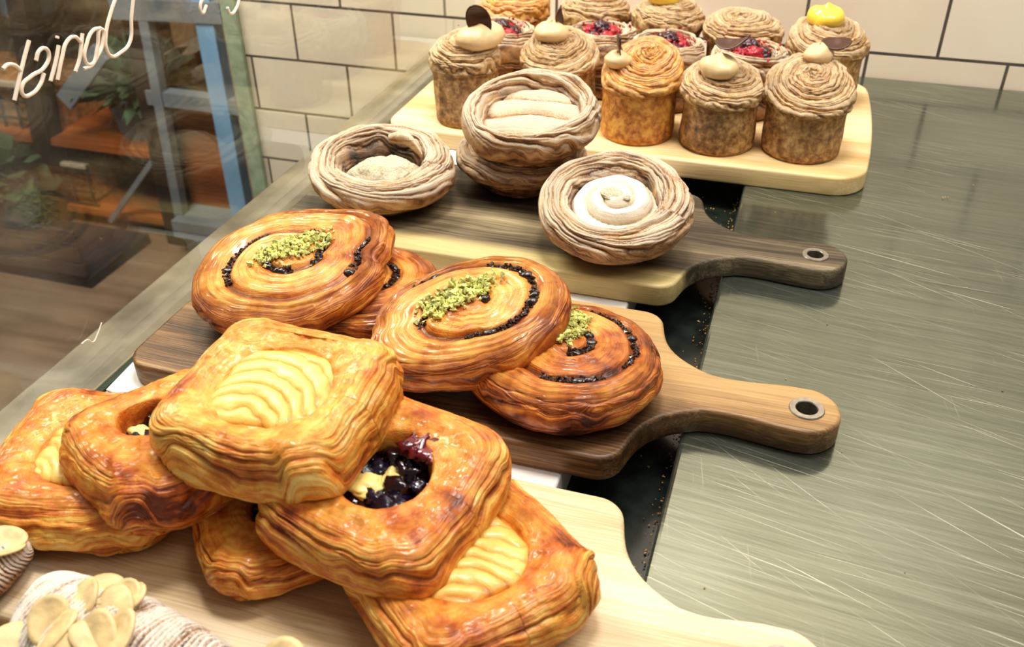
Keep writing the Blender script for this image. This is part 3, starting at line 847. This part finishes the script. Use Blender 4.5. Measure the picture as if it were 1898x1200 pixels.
def nest(label, loc, rot, size, seed, kind, h=.042, a=1., b=1., well=.52, brown=False, baser=.62, ph=0., name='ring_pastry', cat='ring pastry', hand=1, group=None):
    t = thing(name, label, cat, loc, rot, group)
    prof = [(0, .002, 0), (baser*.6, 0, 0), (baser, .001, .3), (baser+.08, h*.15, .6), (.82, h*.36, 1), (.97, h*.56, 1), (1.02, h*.75, 1), (.97, h*.92, 1), (.86, h*1.02, 1), (.74, h*1.03, 1), (.64, h*.95, 1), (well, h*.80, .9), (well-.07, h*.58, .6), (well-.16, h*.48, .2), (0, h*.46, 0)]
    if kind == 'slats':
        prof = [(0, .002, 0), (.5, 0, 0), (.68, .001, .3), (.70, h*.08, .7), (.71, h*.34, .7), (.80, h*.44, 1), (.96, h*.56, 1), (1.02, h*.72, 1), (1.0, h*.88, 1), (.93, h*.99, 1), (.84, h*1.0, 1), (.77, h*.92, 1), (.70, h*.78, .6), (.6, h*.68, .2), (0, h*.66, 0)]
    R = Relief(prof, ell(a, b, ph, .05, seed), 400, 280, size)
    T = R.T+0*R.v; c, s_ = np.cos(T), np.sin(T)
    up = (R.P[..., 2] > .003)
    R.disp(base_noise(R, .0042, 16, seed)*up)
    sd = np.clip(R.side, 0, 1)
    h1, q1 = strands(R.v, T, .105, seed+1, warp=.7, slant=hand*4.0, sharp=1.0)
    h2, q2 = strands(R.v, T, .038, seed+2, warp=1.1, slant=hand*9.0, sharp=.9)
    R.disp(sd*(.0044*(h1-.5)+.0020*(h2-.4)))
    R.attr['cav'] = sd*cavmix(h1, h2)+(1-sd)*.4
    R.attr['brown'] = .25*(R.P[..., 2] < h*.4)+.2*sd*(1-h1)
    inner_ = R.top*sstep(R.rho, well+.06, well-.06)
    R.attr['brown'] = R.attr['brown']+.75*inner_  # shade of the deep well painted into its floor colour
    R.attr['dusty'] = (.35+.65*sstep(R.P[..., 2], h*.3, h*.85))*(1-.7*inner_)
    R.lam(T*size, q1*.012+R.v*size*.3)
    R.build('crust', M['ring_brown' if brown else 'ring'], t)
    if kind == 'cream':
        pc = [(0, 0, 0), (.8, 0, 0), (1, .003, 0), (.92, .008, .5), (.6, .013, .5), (.3, .016, .5), (0, .018, 0)]
        cs = size*(well+.02)
        C_ = Relief(pc, ell(1, 1, 0, .06, seed), 220, 90, cs)
        Tc = C_.T+0*C_.v
        q = C_.rho*2.4-Tc/(2*PI); fr = abs(q-np.round(q))*2
        C_.disp((C_.P[..., 2] > .003)*(.0070*(fr**.6-.6)*sstep(C_.rho, .05, .2)+base_noise(C_, .0012, 70, seed)))
        C_.attr['cav'] = .2+.8*fr**.5; C_.lam(Tc*.03, q*.02)
        ob = C_.build('cream_spiral', M['sugarcream'], t); ob.location = (0, .002, h*.58)
        ob2 = blob('nut_paste', (0, .002, h*.58+.0165), .010, M['greymound'], t, seed, (1.2, .8, .3), .4, 4)
        attr_fill(ob2)
    elif kind == 'mound':
        pc = [(0, 0, 0), (.8, 0, 0), (1, .004, .5), (.9, .012, .5), (.6, .020, .5), (.3, .023, .5), (0, .024, 0)]
        C_ = Relief(pc, ell(1.12, .86, .3, .12, seed), 200, 80, size*(well-.04))
        C_.disp((C_.P[..., 2] > .003)*base_noise(C_, .0045, 75, seed))
        C_.attr['cav'] = .6+0*C_.v; C_.lam(C_.T*.03+0*C_.v, C_.v*.03)
        ob = C_.build('filling_mound', M['greymound'], t); ob.location = (.006, -.010, h*.46)
        # a twisted strand crossing the hole
        n = 24; V, Fc = [], []
        m_ = 16
        for i in range(n+1):
            u = i/n
            cx = size*(-.10+.66*u); cy = size*(.50-.30*u**1.5+.08*math.sin(u*3)); cz = h*(.98+.10*math.sin(u*PI))
            for j in range(m_):
                a_ = j/m_*2*PI+u*3
                rr = .0075*(1-.45*abs(2*u-1)**2)*(1+.16*math.cos(3*a_))
                V.append((cx-.45*rr*math.cos(a_), cy+rr*math.cos(a_), cz+rr*.8*math.sin(a_)))
        for i in range(n):
            for j in range(m_):
                a1 = i*m_+j; b1 = i*m_+(j+1) % m_
                Fc.append((a1, b1, b1+m_, a1+m_))
        o = mesh_obj('crossing_strand', V, Fc, M['ring'], t)
        attr_fill(o)
    elif kind == 'slats':
        # flat filled dish with slanting folds
        pc = [(0, 0, 0), (.8, 0, 0), (1, .003, .6), (.95, .008, .9), (.7, .011, 1), (.3, .013, 1), (0, .0135, .8)]
        C_ = Relief(pc, ell(a, b, ph, .05, seed), 240, 90, size*.80)
        Tc = C_.T+0*C_.v
        yy = C_.P[..., 1]/size+.25*C_.P[..., 0]/size*0+.08*fbm(C_.P[..., 0]*30, C_.P[..., 1]*30, 0*C_.v, 2, seed)
        f_ = abs(np.sin(yy*6.5+.5))
        C_.disp((C_.P[..., 2] > .003)*(.006*(f_**.6-.55)*sstep(C_.rho, 1, .8)+base_noise(C_, .002, 60, seed)))
        C_.attr['cav'] = .1+.9*f_**.6; C_.lam(C_.P[..., 0], yy*.03)
        ob = C_.build('folded_centre', M['ring'], t); ob.location = (0, 0, h*.60)
    elif kind == 'berries':
        R_ = random.Random(seed)
        for i in range(6):
            a_ = i*2*PI/6+.4; rr = size*well*.55
            berry(t, (rr*math.cos(a_), rr*math.sin(a_), h*.90+R_.uniform(-.002, .004)), .0112, M['raspberry' if i % 3 else 'blackberry'], seed+i, 'raspberry' if i % 3 else 'blackberry')
        berry(t, (0, 0, h*1.02), .011, M['blackberry'], seed+9, 'blackberry')
        pts = [(R_.gauss(0, size*.4), R_.gauss(0, size*.4), h*1.06+R_.uniform(-.003, .003)) for _ in range(60)]
        crumbs('berry_bits', pts, .0022, M['raspberry'], t, seed)['kind'] = 'stuff'
    return t

def attr_fill(o):
    me = o.data; n = len(me.vertices)
    co = np.empty(n*3, dtype=np.float32); me.vertices.foreach_get('co', co); co = co.reshape(-1, 3)
    at = me.attributes.new('lam', 'FLOAT_VECTOR', 'POINT')
    v = np.stack([co[:, 0], co[:, 1]*.4+co[:, 2]*.4, np.full(n, .8)], -1).astype(np.float32); at.data.foreach_set('vector', v.ravel())
    for k, val in (('cav', .6), ('brown', 0), ('dusty', 1)):
        at = me.attributes.new(k, 'FLOAT', 'POINT'); at.data.foreach_set('value', np.full(n, val, dtype=np.float32))

def berry(parent, c, r, mat, seed, name):
    """a berry of little drupelets as one mesh"""
    bm = bmesh.new(); bmesh.ops.create_icosphere(bm, subdivisions=4, radius=1)
    ctr = []
    for i in range(26):
        z = 1-2*(i+.5)/26; a = i*2.39996
        ctr.append((math.sqrt(1-z*z)*math.cos(a), math.sqrt(1-z*z)*math.sin(a), z))
    ctr = np.array(ctr)
    co = np.array([v.co[:] for v in bm.verts])
    d = np.sqrt(((co[:, None]-ctr[None])**2).sum(-1)).min(1)
    k = .80+.24*np.sqrt(np.clip(1-(d/.42)**2, 0, 1))
    e = Euler((seed, seed*2.1, seed*.7)).to_matrix()
    for v, q in zip(bm.verts, k):
        v.co = e @ (Vector(v.co)*q*r)+Vector(c)
    return bm_obj(name, bm, mat, parent, smooth=True)

nest('sugar dusted ring pastry at the left with dark gap and powdered mound inside', (-.362, .738, .0205), (8, 3, 0), .063, 31, 'mound', a=1.08, b=1.0, h=.043, well=.60)
nest('lower ring pastry of the stack of two, brown and partly covered', (-.246, .803, .0205), (0, 0, 60), .061, 32, 'hollow', brown=True, h=.038, well=.60)
nest('upper ring pastry of the stack of two, oval dish shaped with folded centre', (-.230, .800, .050), (13, -3, 0), .059, 33, 'slats', a=1.05, b=1.0, h=.060, well=.70)
nest('sugar dusted ring pastry with white cream spiral by the board handle', (-.134, .711, .0270), (15, 3, -15), .063, 34, 'cream', a=1.03, b=.98, h=.046, well=.58)

# ------------------------------------------------------------------ cruffins
def cruffin(label, loc, rot, size, seed, h=.082, top='spiral', cream=None, choc=None, lemon=False, gold=False, lean=0., hand=1, group=None, bodyslant=0., tip=0.):
    t = thing('cruffin', label, 'cruffin', loc, rot, group)
    prof = [(0, .001, 0), (.6, 0, 0), (.93, .0, .3), (.985, .003, 1), (1.0, h*.25, 1), (.985, h*.52, 1), (1.0, h*.62, 1), (1.07, h*.70, 1), (1.08, h*.80, 1), (.98, h*.90, 1), (.78, h*.97, 1), (.5, h*1.02, 1), (.22, h*1.05, 1), (0, h*1.06, 1)]
    R = Relief(prof, ell(1, 1, 0, .025, seed, 1.2), 340, 240, size)
    T = R.T+0*R.v; c, s_ = np.cos(T), np.sin(T)
    zz = R.P[..., 2]/h
    up = sstep(zz, .03, .1)
    cap = sstep(zz, .60, .70)
    R.P[..., 0] += lean*cap*(zz-.6)*.04
    yw = math.sin(math.radians(rot[2]))*R.P[..., 0]+math.cos(math.radians(rot[2]))*R.P[..., 1]
    R.P[..., 2] += tip*yw*sstep(zz, .62, 1.0)
    R.disp(up*(base_noise(R, .0022, 30, seed)+cap*base_noise(R, .0038, 30, seed+1)))
    # spiral ridges on the cap, fine horizontal layering on the body
    th = hand*T
    qq = (1-R.rho)*5.0+th/(2*PI)*1.0+.25*fbm(c*1.5+4, s_*1.5+4, R.rho*2, 2, seed)
    lip = sstep(zz, .62, .72)*(1-sstep(zz, .80, .9))
    qs = np.where(R.top, (1-R.rho)*6+1, (1-.0)*1-(zz-.9)*4)
    hcap, qcap = strands(R.v, T, .15, seed+1, warp=.6, slant=hand*3.0, sharp=1.0)
    hc2, qc2 = strands(R.v, T, .05, seed+2, warp=1.0, slant=hand*9.0, sharp=.9)
    hb, qb = strands(R.v, T, .09, seed+3, warp=.7, slant=bodyslant, sharp=.9)
    hb2, qb2 = strands(R.v, T, .034, seed+4, warp=1.2, slant=bodyslant*3, sharp=.9)
    R.disp(up*(cap*(.0042*(hcap-.5)+.0018*(hc2-.4))+(1-cap)*((.0007+.0004*abs(bodyslant))*(hb-.5)+.0005*(hb2-.5))))
    R.attr['cav'] = cap*cavmix(hcap, hc2)+(1-cap)*(.35+.5*cavmix(hb, hb2))
    bro = sstep(fbm(R.P[..., 0]*22+3, R.P[..., 1]*22, R.P[..., 2]*22, 3, seed+7), -.1, .5)
    R.attr['brown'] = (1-cap)*(.1*bro+.12)+cap*.1*(1-hcap)
    R.attr['dusty'] = .55+.45*cap
    R.lam(T*size, cap*(qcap*.012+R.v*size*.3)+(1-cap)*(qb*.006+R.v*size*.4))
    R.build('crust', M['cruffin_gold' if gold else 'cruffin'], t)
    def top_z(x, y):
        q = (R.P[..., 0]-x)**2+(R.P[..., 1]-y)**2+(~R.top)*1.0
        return float(R.P[..., 2].ravel()[np.argmin(q)])
    def dollop(nm, mat, cx, cy, r, hh, sd):
        pc = [(0, -.006, 0), (.75, -.006, 0), (.97, -.05*hh, 0), (1, .25*hh, 0), (.9, .58*hh, 0), (.66, .85*hh, 0), (.35, 1.02*hh, 0), (.12, 1.22*hh, 0), (0, 1.28*hh, 0)]
        D = Relief(pc, ell(1.1, .95, sd, .10, sd), 120, 60, r)
        Td = D.T+0*D.v
        D.disp((D.P[..., 2] > 0)*(.0012*np.cos(Td*2+D.rho*5)+base_noise(D, .0012, 60, sd)))
        D.attr['cav'] = .6+0*D.v; D.lam(Td*.02, D.v*.02)
        o = D.build(nm, mat, t); o.location = (cx, cy, top_z(cx, cy)+.001)
    if cream: dollop('cream_dollop', M['cream'], cream[0], cream[1], cream[2], cream[3], seed+1)
    if lemon: dollop('lemon_curd', M['lemon'], .004, .006, .019, .014, seed+2)
    if choc:
        cx, cy, cz, r, rx, ry, rz, cv = choc
        V, Fc, n, m_ = [], [], 36, 10
        V.append((0, 0, 0))
        for j in range(1, m_+1):
            for i in range(n):
                a_ = i/n*2*PI; q = j/m_
                x = r*q*math.cos(a_); y = r*.72*q*math.sin(a_)
                V.append((x, y, cv*(x*x)/r*1.0+cv*.5*(y*y)/r))
        for i in range(n): Fc.append((0, 1+i, 1+(i+1) % n))
        for j in range(m_-1):
            for i in range(n):
                a1 = 1+j*n+i; b1 = 1+j*n+(i+1) % n
                Fc.append((a1, a1+n, b1+n, b1))
        o = mesh_obj('chocolate_disc', V, Fc, M['choc'], t)
        m = o.modifiers.new('thick', 'SOLIDIFY'); m.thickness = .0013
        o.location = (cx, cy, top_z(cx*.8, cy*.8)+cz); o.rotation_euler = [math.radians(v) for v in (rx, ry, rz)]
    return t

BZ = .0205
cruffin('leftmost front cruffin with cream dollop and upright chocolate shard', (-.352, .945, BZ), (0, -2, 0), .036, 41, h=.088, cream=(.020, -.002, .024, .017), choc=(.022, -.008, .022, .018, 100, 75, 20, .3), tip=.15)
cruffin('golden front cruffin with tall twisted top, second from the left', (-.163, .955, BZ), (0, 0, 40), .039, 42, h=.083, gold=True, cream=(-.022, .010, .014, .008), choc=(-.024, .008, .014, .014, 70, 50, 50, .3), tip=.35, lean=.3)
cruffin('front cruffin with slanting layered side and dark chocolate disc on cream', (-.078, .952, BZ), (0, 0, 130), .039, 43, h=.076, cream=(-.004, .010, .019, .013), choc=(-.006, -.004, .0235, .018, -8, 16, 30, .5), bodyslant=3.0, tip=.2)
cruffin('rightmost front cruffin with a bold spiral top and cream at the back', (.007, .958, BZ), (0, 0, 200), .0400, 44, h=.078, cream=(-.012, -.024, .015, .010), choc=(-.028, -.024, .014, .014, -18, 4, -20, .3), tip=.45)
cruffin('small cruffin with cream and curled chocolate behind the stacked rings', (-.262, 1.000, BZ), (0, 0, 60), .040, 45, h=.076, cream=(-.004, .010, .018, .012), choc=(.004, .008, .020, .012, 95, 60, 30, .4), hand=-1, tip=.3)
cruffin('cruffin topped with yellow lemon curd at the back right corner', (.018, 1.108, BZ), (0, 0, 90), .041, 46, h=.085, lemon=True, tip=.2)
cruffin('back row cruffin with browned slanted top, far left against the wall', (-.352, 1.135, BZ), (0, -4, 10), .041, 47, h=.090, gold=True)
cruffin('back row cruffin with pale ribbed top, second from the left', (-.257, 1.140, BZ), (0, 0, 100), .040, 48, h=.090)
cruffin('back row cruffin with a dab of yellow curd, third from the left', (-.166, 1.138, BZ), (0, 0, 170), .040, 49, h=.090, lemon=True)
cruffin('back row rounded cruffin leaning right, next to the lemon one', (-.074, 1.136, BZ), (0, 5, 250), .041, 50, h=.086, lean=.6, gold=False)
for i, (x, y, lab) in enumerate(((-.345, 1.045, 'raspberry topped ring pastry behind the leftmost cruffin'),
                                 (-.232, 1.070, 'raspberry and blackberry topped ring pastry behind the stacked rings'),
                                 (-.150, 1.050, 'raspberry topped ring pastry behind the golden twisted cruffin'),
                                 (-.062, 1.050, 'raspberry topped ring pastry behind the chocolate disc cruffin'))):
    nest(lab, (x, y, BZ), (0, 0, i*50), .043, 60+i, 'berries', h=.070, baser=.8, well=.55, group='berry topped ring pastries')

# ------------------------------------------------------------------ almond croissants
def croissant(label, loc, rot, L, rad, seed, flakes):
    t = thing('almond_croissant', label, 'croissant', loc, rot)
    n, m_ = 260, 110
    u = np.linspace(-1, 1, n)[:, None]; a = (np.arange(m_)/m_*2*PI)[None, :]
    w = rad*(1-abs(u)**2.4)**.6*(1-.25*abs(u))+.0015
    seg = u*4.2+.35*np.sin(a)
    fr = abs(seg-np.round(seg))*2
    w = w*(1-.10*(1-fr**.5)*(1-abs(u)))
    fine = .0016*abs(np.sin(seg*PI*6+2*fbm(np.cos(a)*2+5, np.sin(a)*2+5, u*4, 2, seed)))
    cx = L*u; cy = .35*L*(u**2)
    Z = w*.78*np.sin(a)+fine*np.sin(a)
    X = cx+(-.35*u)*w*np.cos(a)+0*a; Y = cy+w*np.cos(a)+fine*np.cos(a)
    nn = fbm(X*45+9, Y*45+9, Z*45+9, 3, seed)*.003
    Z = Z+nn+rad*.74
    V = np.stack([X, Y, Z], -1).reshape(-1, 3)
    i = np.arange(n-1)[:, None]; j = np.arange(m_)[None, :]
    A = i*m_+j; B = i*m_+(j+1) % m_
    q = np.stack([A, A+m_, B+m_, B], -1).reshape(-1, 4)
    cav = np.clip(.3+.7*fine/.0016, 0, 1)*(.4+.6*fr**.5)+0*X
    lam = np.stack([(a*.02+0*u).ravel(), (seg*.012).ravel(), np.ones(V.shape[0])], -1)
    mesh_obj('crust', V, q.tolist()+[list(range(m_)), list(range(n*m_-1, n*m_-1-m_, -1))], M['croissant'], t, attrs={'lam': lam, 'cav': cav.ravel(), 'brown': np.zeros(len(V)), 'dusty': np.ones(len(V))})
    R_ = random.Random(seed)
    for k, (fx, fy) in enumerate(flakes):
        iu = int((fx+1)/2*(n-1)); ja = int(fy*m_)
        P = Vector((X[iu, ja], Y[iu, ja], Z[iu, ja]))
        Vv, Ff = [], []
        nn_, mm = 20, 5; r = .0125*R_.uniform(.8, 1.15)
        Vv.append((0, 0, 0)); cvv = R_.uniform(-.25, .3)
        for jj in range(1, mm+1):
            for ii in range(nn_):
                a_ = ii/nn_*2*PI; x = r*jj/mm*math.cos(a_); y = r*.75*jj/mm*math.sin(a_)*(1-.15*math.cos(a_))
                Vv.append((x, y, cvv*x*x/r))
        for ii in range(nn_): Ff.append((0, 1+ii, 1+(ii+1) % nn_))
        for jj in range(mm-1):
            for ii in range(nn_):
                a1 = 1+jj*nn_+ii; b1 = 1+jj*nn_+(ii+1) % nn_
                Ff.append((a1, a1+nn_, b1+nn_, b1))
        o = mesh_obj('almond_flake', Vv, Ff, M['almond'], t)
        m = o.modifiers.new('thick', 'SOLIDIFY'); m.thickness = .0011
        o.location = P+Vector((0, 0, .0018)); o.rotation_euler = (R_.uniform(-.5, .5), R_.uniform(-.5, .5), R_.uniform(0, 6))
    return t
R9 = random.Random(3)
fl = [(R9.uniform(-.45, .25), R9.uniform(.14, .42)) for _ in range(15)]
croissant('sugar dusted almond croissant at the bottom left, topped with flaked almonds', (-.268, .206, .0205), (0, 0, -8), .062, .033, 71, fl)
croissant('sugared croissant at the left edge, only its tip in view', (-.385, .221, .0205), (0, 0, 42), .046, .019, 72, [(.75, .3), (.8, .2)])
croissant('almond croissant at the bottom edge, only flaked almonds on its top showing', (-.163, .190, .0205), (0, 0, -8), .045, .036, 73, [(R9.uniform(-.4, .4), R9.uniform(.12, .36)) for _ in range(12)])

# ------------------------------------------------------------------ crumbs along the channel
R_ = random.Random(5)
pts = []
for _ in range(260):
    y = R_.uniform(.25, .92); x = -.043-abs(R_.gauss(0, .004)); pts.append((x, y, -.0288+max(0, .026-abs(x+.043)*5)*R_.random()*.3))
for _ in range(90): pts.append((R_.uniform(-.104, -.046), R_.uniform(.25, .92), -.0292))
o = crumbs('pastry_crumbs', pts, .0010, M['crumb'], None, 5); tag(o, 'tiny pastry crumbs scattered along the dark channel by the steel edge', 'crumbs', kind='stuff')
pts = [(R_.uniform(-.03, .35), R_.uniform(.3, 1.1), .0004) for _ in range(26)]
pts += [(.151+R_.uniform(-.003, .003), .925+R_.uniform(-.002, .002), .0012) for _ in range(4)]
o = crumbs('steel_top_crumbs', pts, .0009, M['crumb'], None, 6); tag(o, 'few stray crumbs dotted over the steel worktop', 'crumbs', kind='stuff')

# ------------------------------------------------------------------ shop side, seen through the glass
darkpost = plain('dark_post_wood', (46, 34, 28), .5, var=.3, vscale=8)
bluem = plain('pale_blue_paint', (120, 158, 190), .5, var=.1, vscale=6)
greym = plain('grey_blue_paint', (112, 118, 124), .5, var=.15, vscale=6)
orange = wood('orange_wood', [(0, (96, 48, 20)), (.5, (150, 84, 36)), (1, (186, 118, 60))], gx=1, gy=14, seed=6)
wicker = plain('wicker', (158, 112, 70), .7, var=.3, vscale=40)
leafm = plain('grey_green_leaf', (74, 92, 66), .5, var=.35, vscale=12)
cream2 = plain('cream_slat', (176, 160, 140), .6)

rk = thing('shelf_rack', 'tall dark shop shelf rack with leaning posts seen through the glass', 'shelf rack', (-1.75, 2.0, -.9))
def rk_add(o): o.parent = rk; o.location = (1.75, -2.0, .9); return o
rk_add(bar('post', (-1.90, 2.0, .20), (-2.06, 2.0, -.9), .055, darkpost, d=.06))
rk_add(bar('post', (-1.60, 2.0, .20), (-1.64, 2.0, -.9), .060, darkpost, d=.06))
rk_add(bar('side_rail', (-1.555, 1.97, .1), (-1.60, 1.97, -.80), .028, greym))
rk_add(bar('brace', (-1.62, 1.98, -.60), (-1.86, 1.98, -.86), .014, greym))
rk_add(bar('brace', (-1.74, 1.98, -.35), (-1.90, 1.98, -.50), .05, greym, d=.02))
rk_add(box('shelf', (-2.6, -1.62, 1.98, 2.35, -.92+.28, -.92+.30), orange))
rk_add(box('shelf', (-2.6, -1.62, 2.0, 2.35, -.86, -.84), orange))
rk_add(box('back_panel', (-2.7, -1.60, 2.36, 2.38, -.9, .2), plain('mottled_back_panel', (112, 92, 70), .6, var=.5, vscale=7)))
def basket(x, y, z, w, h, label):
    t = thing('wire_basket', label, 'basket', (x, y, z))
    bm = bmesh.new()
    for i in range(10):
        xx = -w/2+w*i/9
        bar_bm(bm, (xx, 0, 0), (xx+.02, -.01, h), .006)
    for k in range(4):
        bar_bm(bm, (-w/2, -.004-.002*k, h*k/3), (w/2+.02, -.004-.002*k, h*k/3), .007)
    bm_obj('wire_front', bm, darkpost, t)
    box('liner', (-w/2, w/2, .01, .26, .004, h*.92), wicker, t, .01)
    box('rim', (-w/2-.01, w/2+.02, -.02, .0, h*.96, h*1.04), cream2, t)
basket(-2.26, 2.02, -.638, .50, .155, 'tan lined wire basket on the upper shelf behind the glass')
basket(-2.22, 2.02, -.838, .56, .13, 'tan lined wire basket on the lower shelf behind the glass')
def plant(label, x, y, z, r, n, seed, round_=False, name='potted_plant'):
    t = thing(name, label, 'plant', (x, y, z))
    bm = bmesh.new()
    bmesh.ops.create_cone(bm, cap_ends=True, segments=24, radius1=r*.45, radius2=r*.6, depth=r*.8, matrix=Matrix.Translation((0, 0, r*.4)))
    bm_obj('pot', bm, greym, t)
    R_ = random.Random(seed); V, Fc = [], []
    for _ in range(n):
        d = Vector((R_.gauss(0, 1), R_.gauss(0, 1), abs(R_.gauss(.3, .8)))).normalized()
        p0 = Vector((0, 0, r*.75))+d*r*R_.uniform(.1, .5); L_ = r*R_.uniform(.4, .8); w = L_*(.45 if round_ else .12)
        sd = d.cross(Vector((R_.gauss(0, 1), R_.gauss(0, 1), R_.gauss(0, 1)))).normalized()*w
        b0 = len(V)
        for q, ww in ((0, .2), (.35, 1), (.7, .9), (1, .05)):
            c = p0+d*L_*q+Vector((0, 0, -L_*.3*q*q)); V.append(tuple(c-sd*ww)); V.append(tuple(c+sd*ww))
        for k in range(3): Fc.append((b0+2*k, b0+2*k+1, b0+2*k+3, b0+2*k+2))
    mesh_obj('foliage', V, Fc, leafm, t)
plant('round leaved plant at the left edge between the two wire baskets', -2.12, 1.90, -.9+.06, .15, 60, 3, True)
plant('feathery green plant on the rack between the dark posts', -1.76, 2.12, -.638, .17, 260, 4)
plant('leafy plant high on the rack at the top left corner', -2.1, 2.15, -.32, .16, 200, 5)

wf = thing('window_frame', 'pale blue painted frame of bars beside the end of the tiled wall', 'window frame', (-1.4, 2.0, -.9))
def wf_add(o): o.parent = wf; o.location = (1.4, -2.0, .9); return o
wf_add(bar('upright', (-1.398, 1.98, .15), (-1.405, 1.98, -.84), .05, bluem, d=.04))
wf_add(bar('crossbar', (-1.62, 1.98, -.455), (-1.30, 1.98, -.455), .038, greym))
wf_add(bar('crossbar', (-1.66, 1.98, -.23), (-1.30, 1.98, -.215), .05, greym))
wf_add(box('sill', (-1.60, -1.30, 1.92, 2.05, -.84, -.79), greym))
wf_add(box('wood_panel', (-1.61, -1.30, 2.03, 2.05, -.80, -.47), orange))
wf_add(bar('side_strip', (-1.32, 1.98, .1), (-1.325, 1.98, -.84), .05, plain('tan_strip', (150, 130, 108), .6)))
st_ = thing('stair_rack', 'stepped cream slatted rack behind the upper crossbar', 'rack', (-1.5, 2.4, -.9))
for k in range(5):
    o = bar('step', (-1.80, 2.3+.05*k, -.56+.08*k), (-1.50, 2.3+.05*k, -.42+.08*k), .035, cream2, d=.08); o.parent = st_; o.location = (1.5, -2.4, .9)
for xx in (-1.82, -1.49):
    o = bar('leg', (xx, 2.35, -.9), (xx, 2.35, .0), .03, darkpost); o.parent = st_; o.location = (1.5, -2.4, .9)
cr = thing('wooden_crate', 'low dark crate on the shop floor under the baskets', 'crate', (-2.0, 1.7, -.9))
o = box('crate_shell', (-.45, .28, 0, .26, 0, .03), plain('slate', (44, 46, 52), .5, var=.3, vscale=10), cr)
for k in range(3): box('slat', (-.45, .28, -.01, 0.0, .04+.05*k, .075+.05*k), plain('slate_slat', (52, 54, 60), .5), cr)

# ------------------------------------------------------------------ light
def area(name, loc, target, size, power, col=(1, 1, 1), sy=None):
    l = bpy.data.lights.new(name, 'AREA'); l.energy = power; l.size = size; l.color = col
    if sy: l.shape = 'RECTANGLE'; l.size_y = sy
    o = bpy.data.objects.new(name, l); link(o); o.location = loc
    o.rotation_euler = (Vector(target)-Vector(loc)).to_track_quat('-Z', 'Y').to_euler()
    return o
area('ceiling_light', (-.15, .75, 1.55), (-.15, .72, 0), .36, 17, (1, .95, .89), .26)
area('wall_light', (.3, .70, 1.2), (-.1, 1.27, .0), .4, 7, (1, .95, .88))
area('ceiling_light', (.75, .15, 1.5), (0, .6, 0), .5, 6, (1, .97, .92))
area('shop_fill_light', (-1.3, 1.0, 1.3), (-1.7, 2.0, -.6), .8, 62, (1, .94, .86))  # added fill, brightens the shop side and tiles behind the glass
w = bpy.data.worlds.new('world'); sc.world = w; w.use_nodes = True
w.node_tree.nodes['Background'].inputs[0].default_value = (.92, .93, .90, 1)
w.node_tree.nodes['Background'].inputs[1].default_value = .24
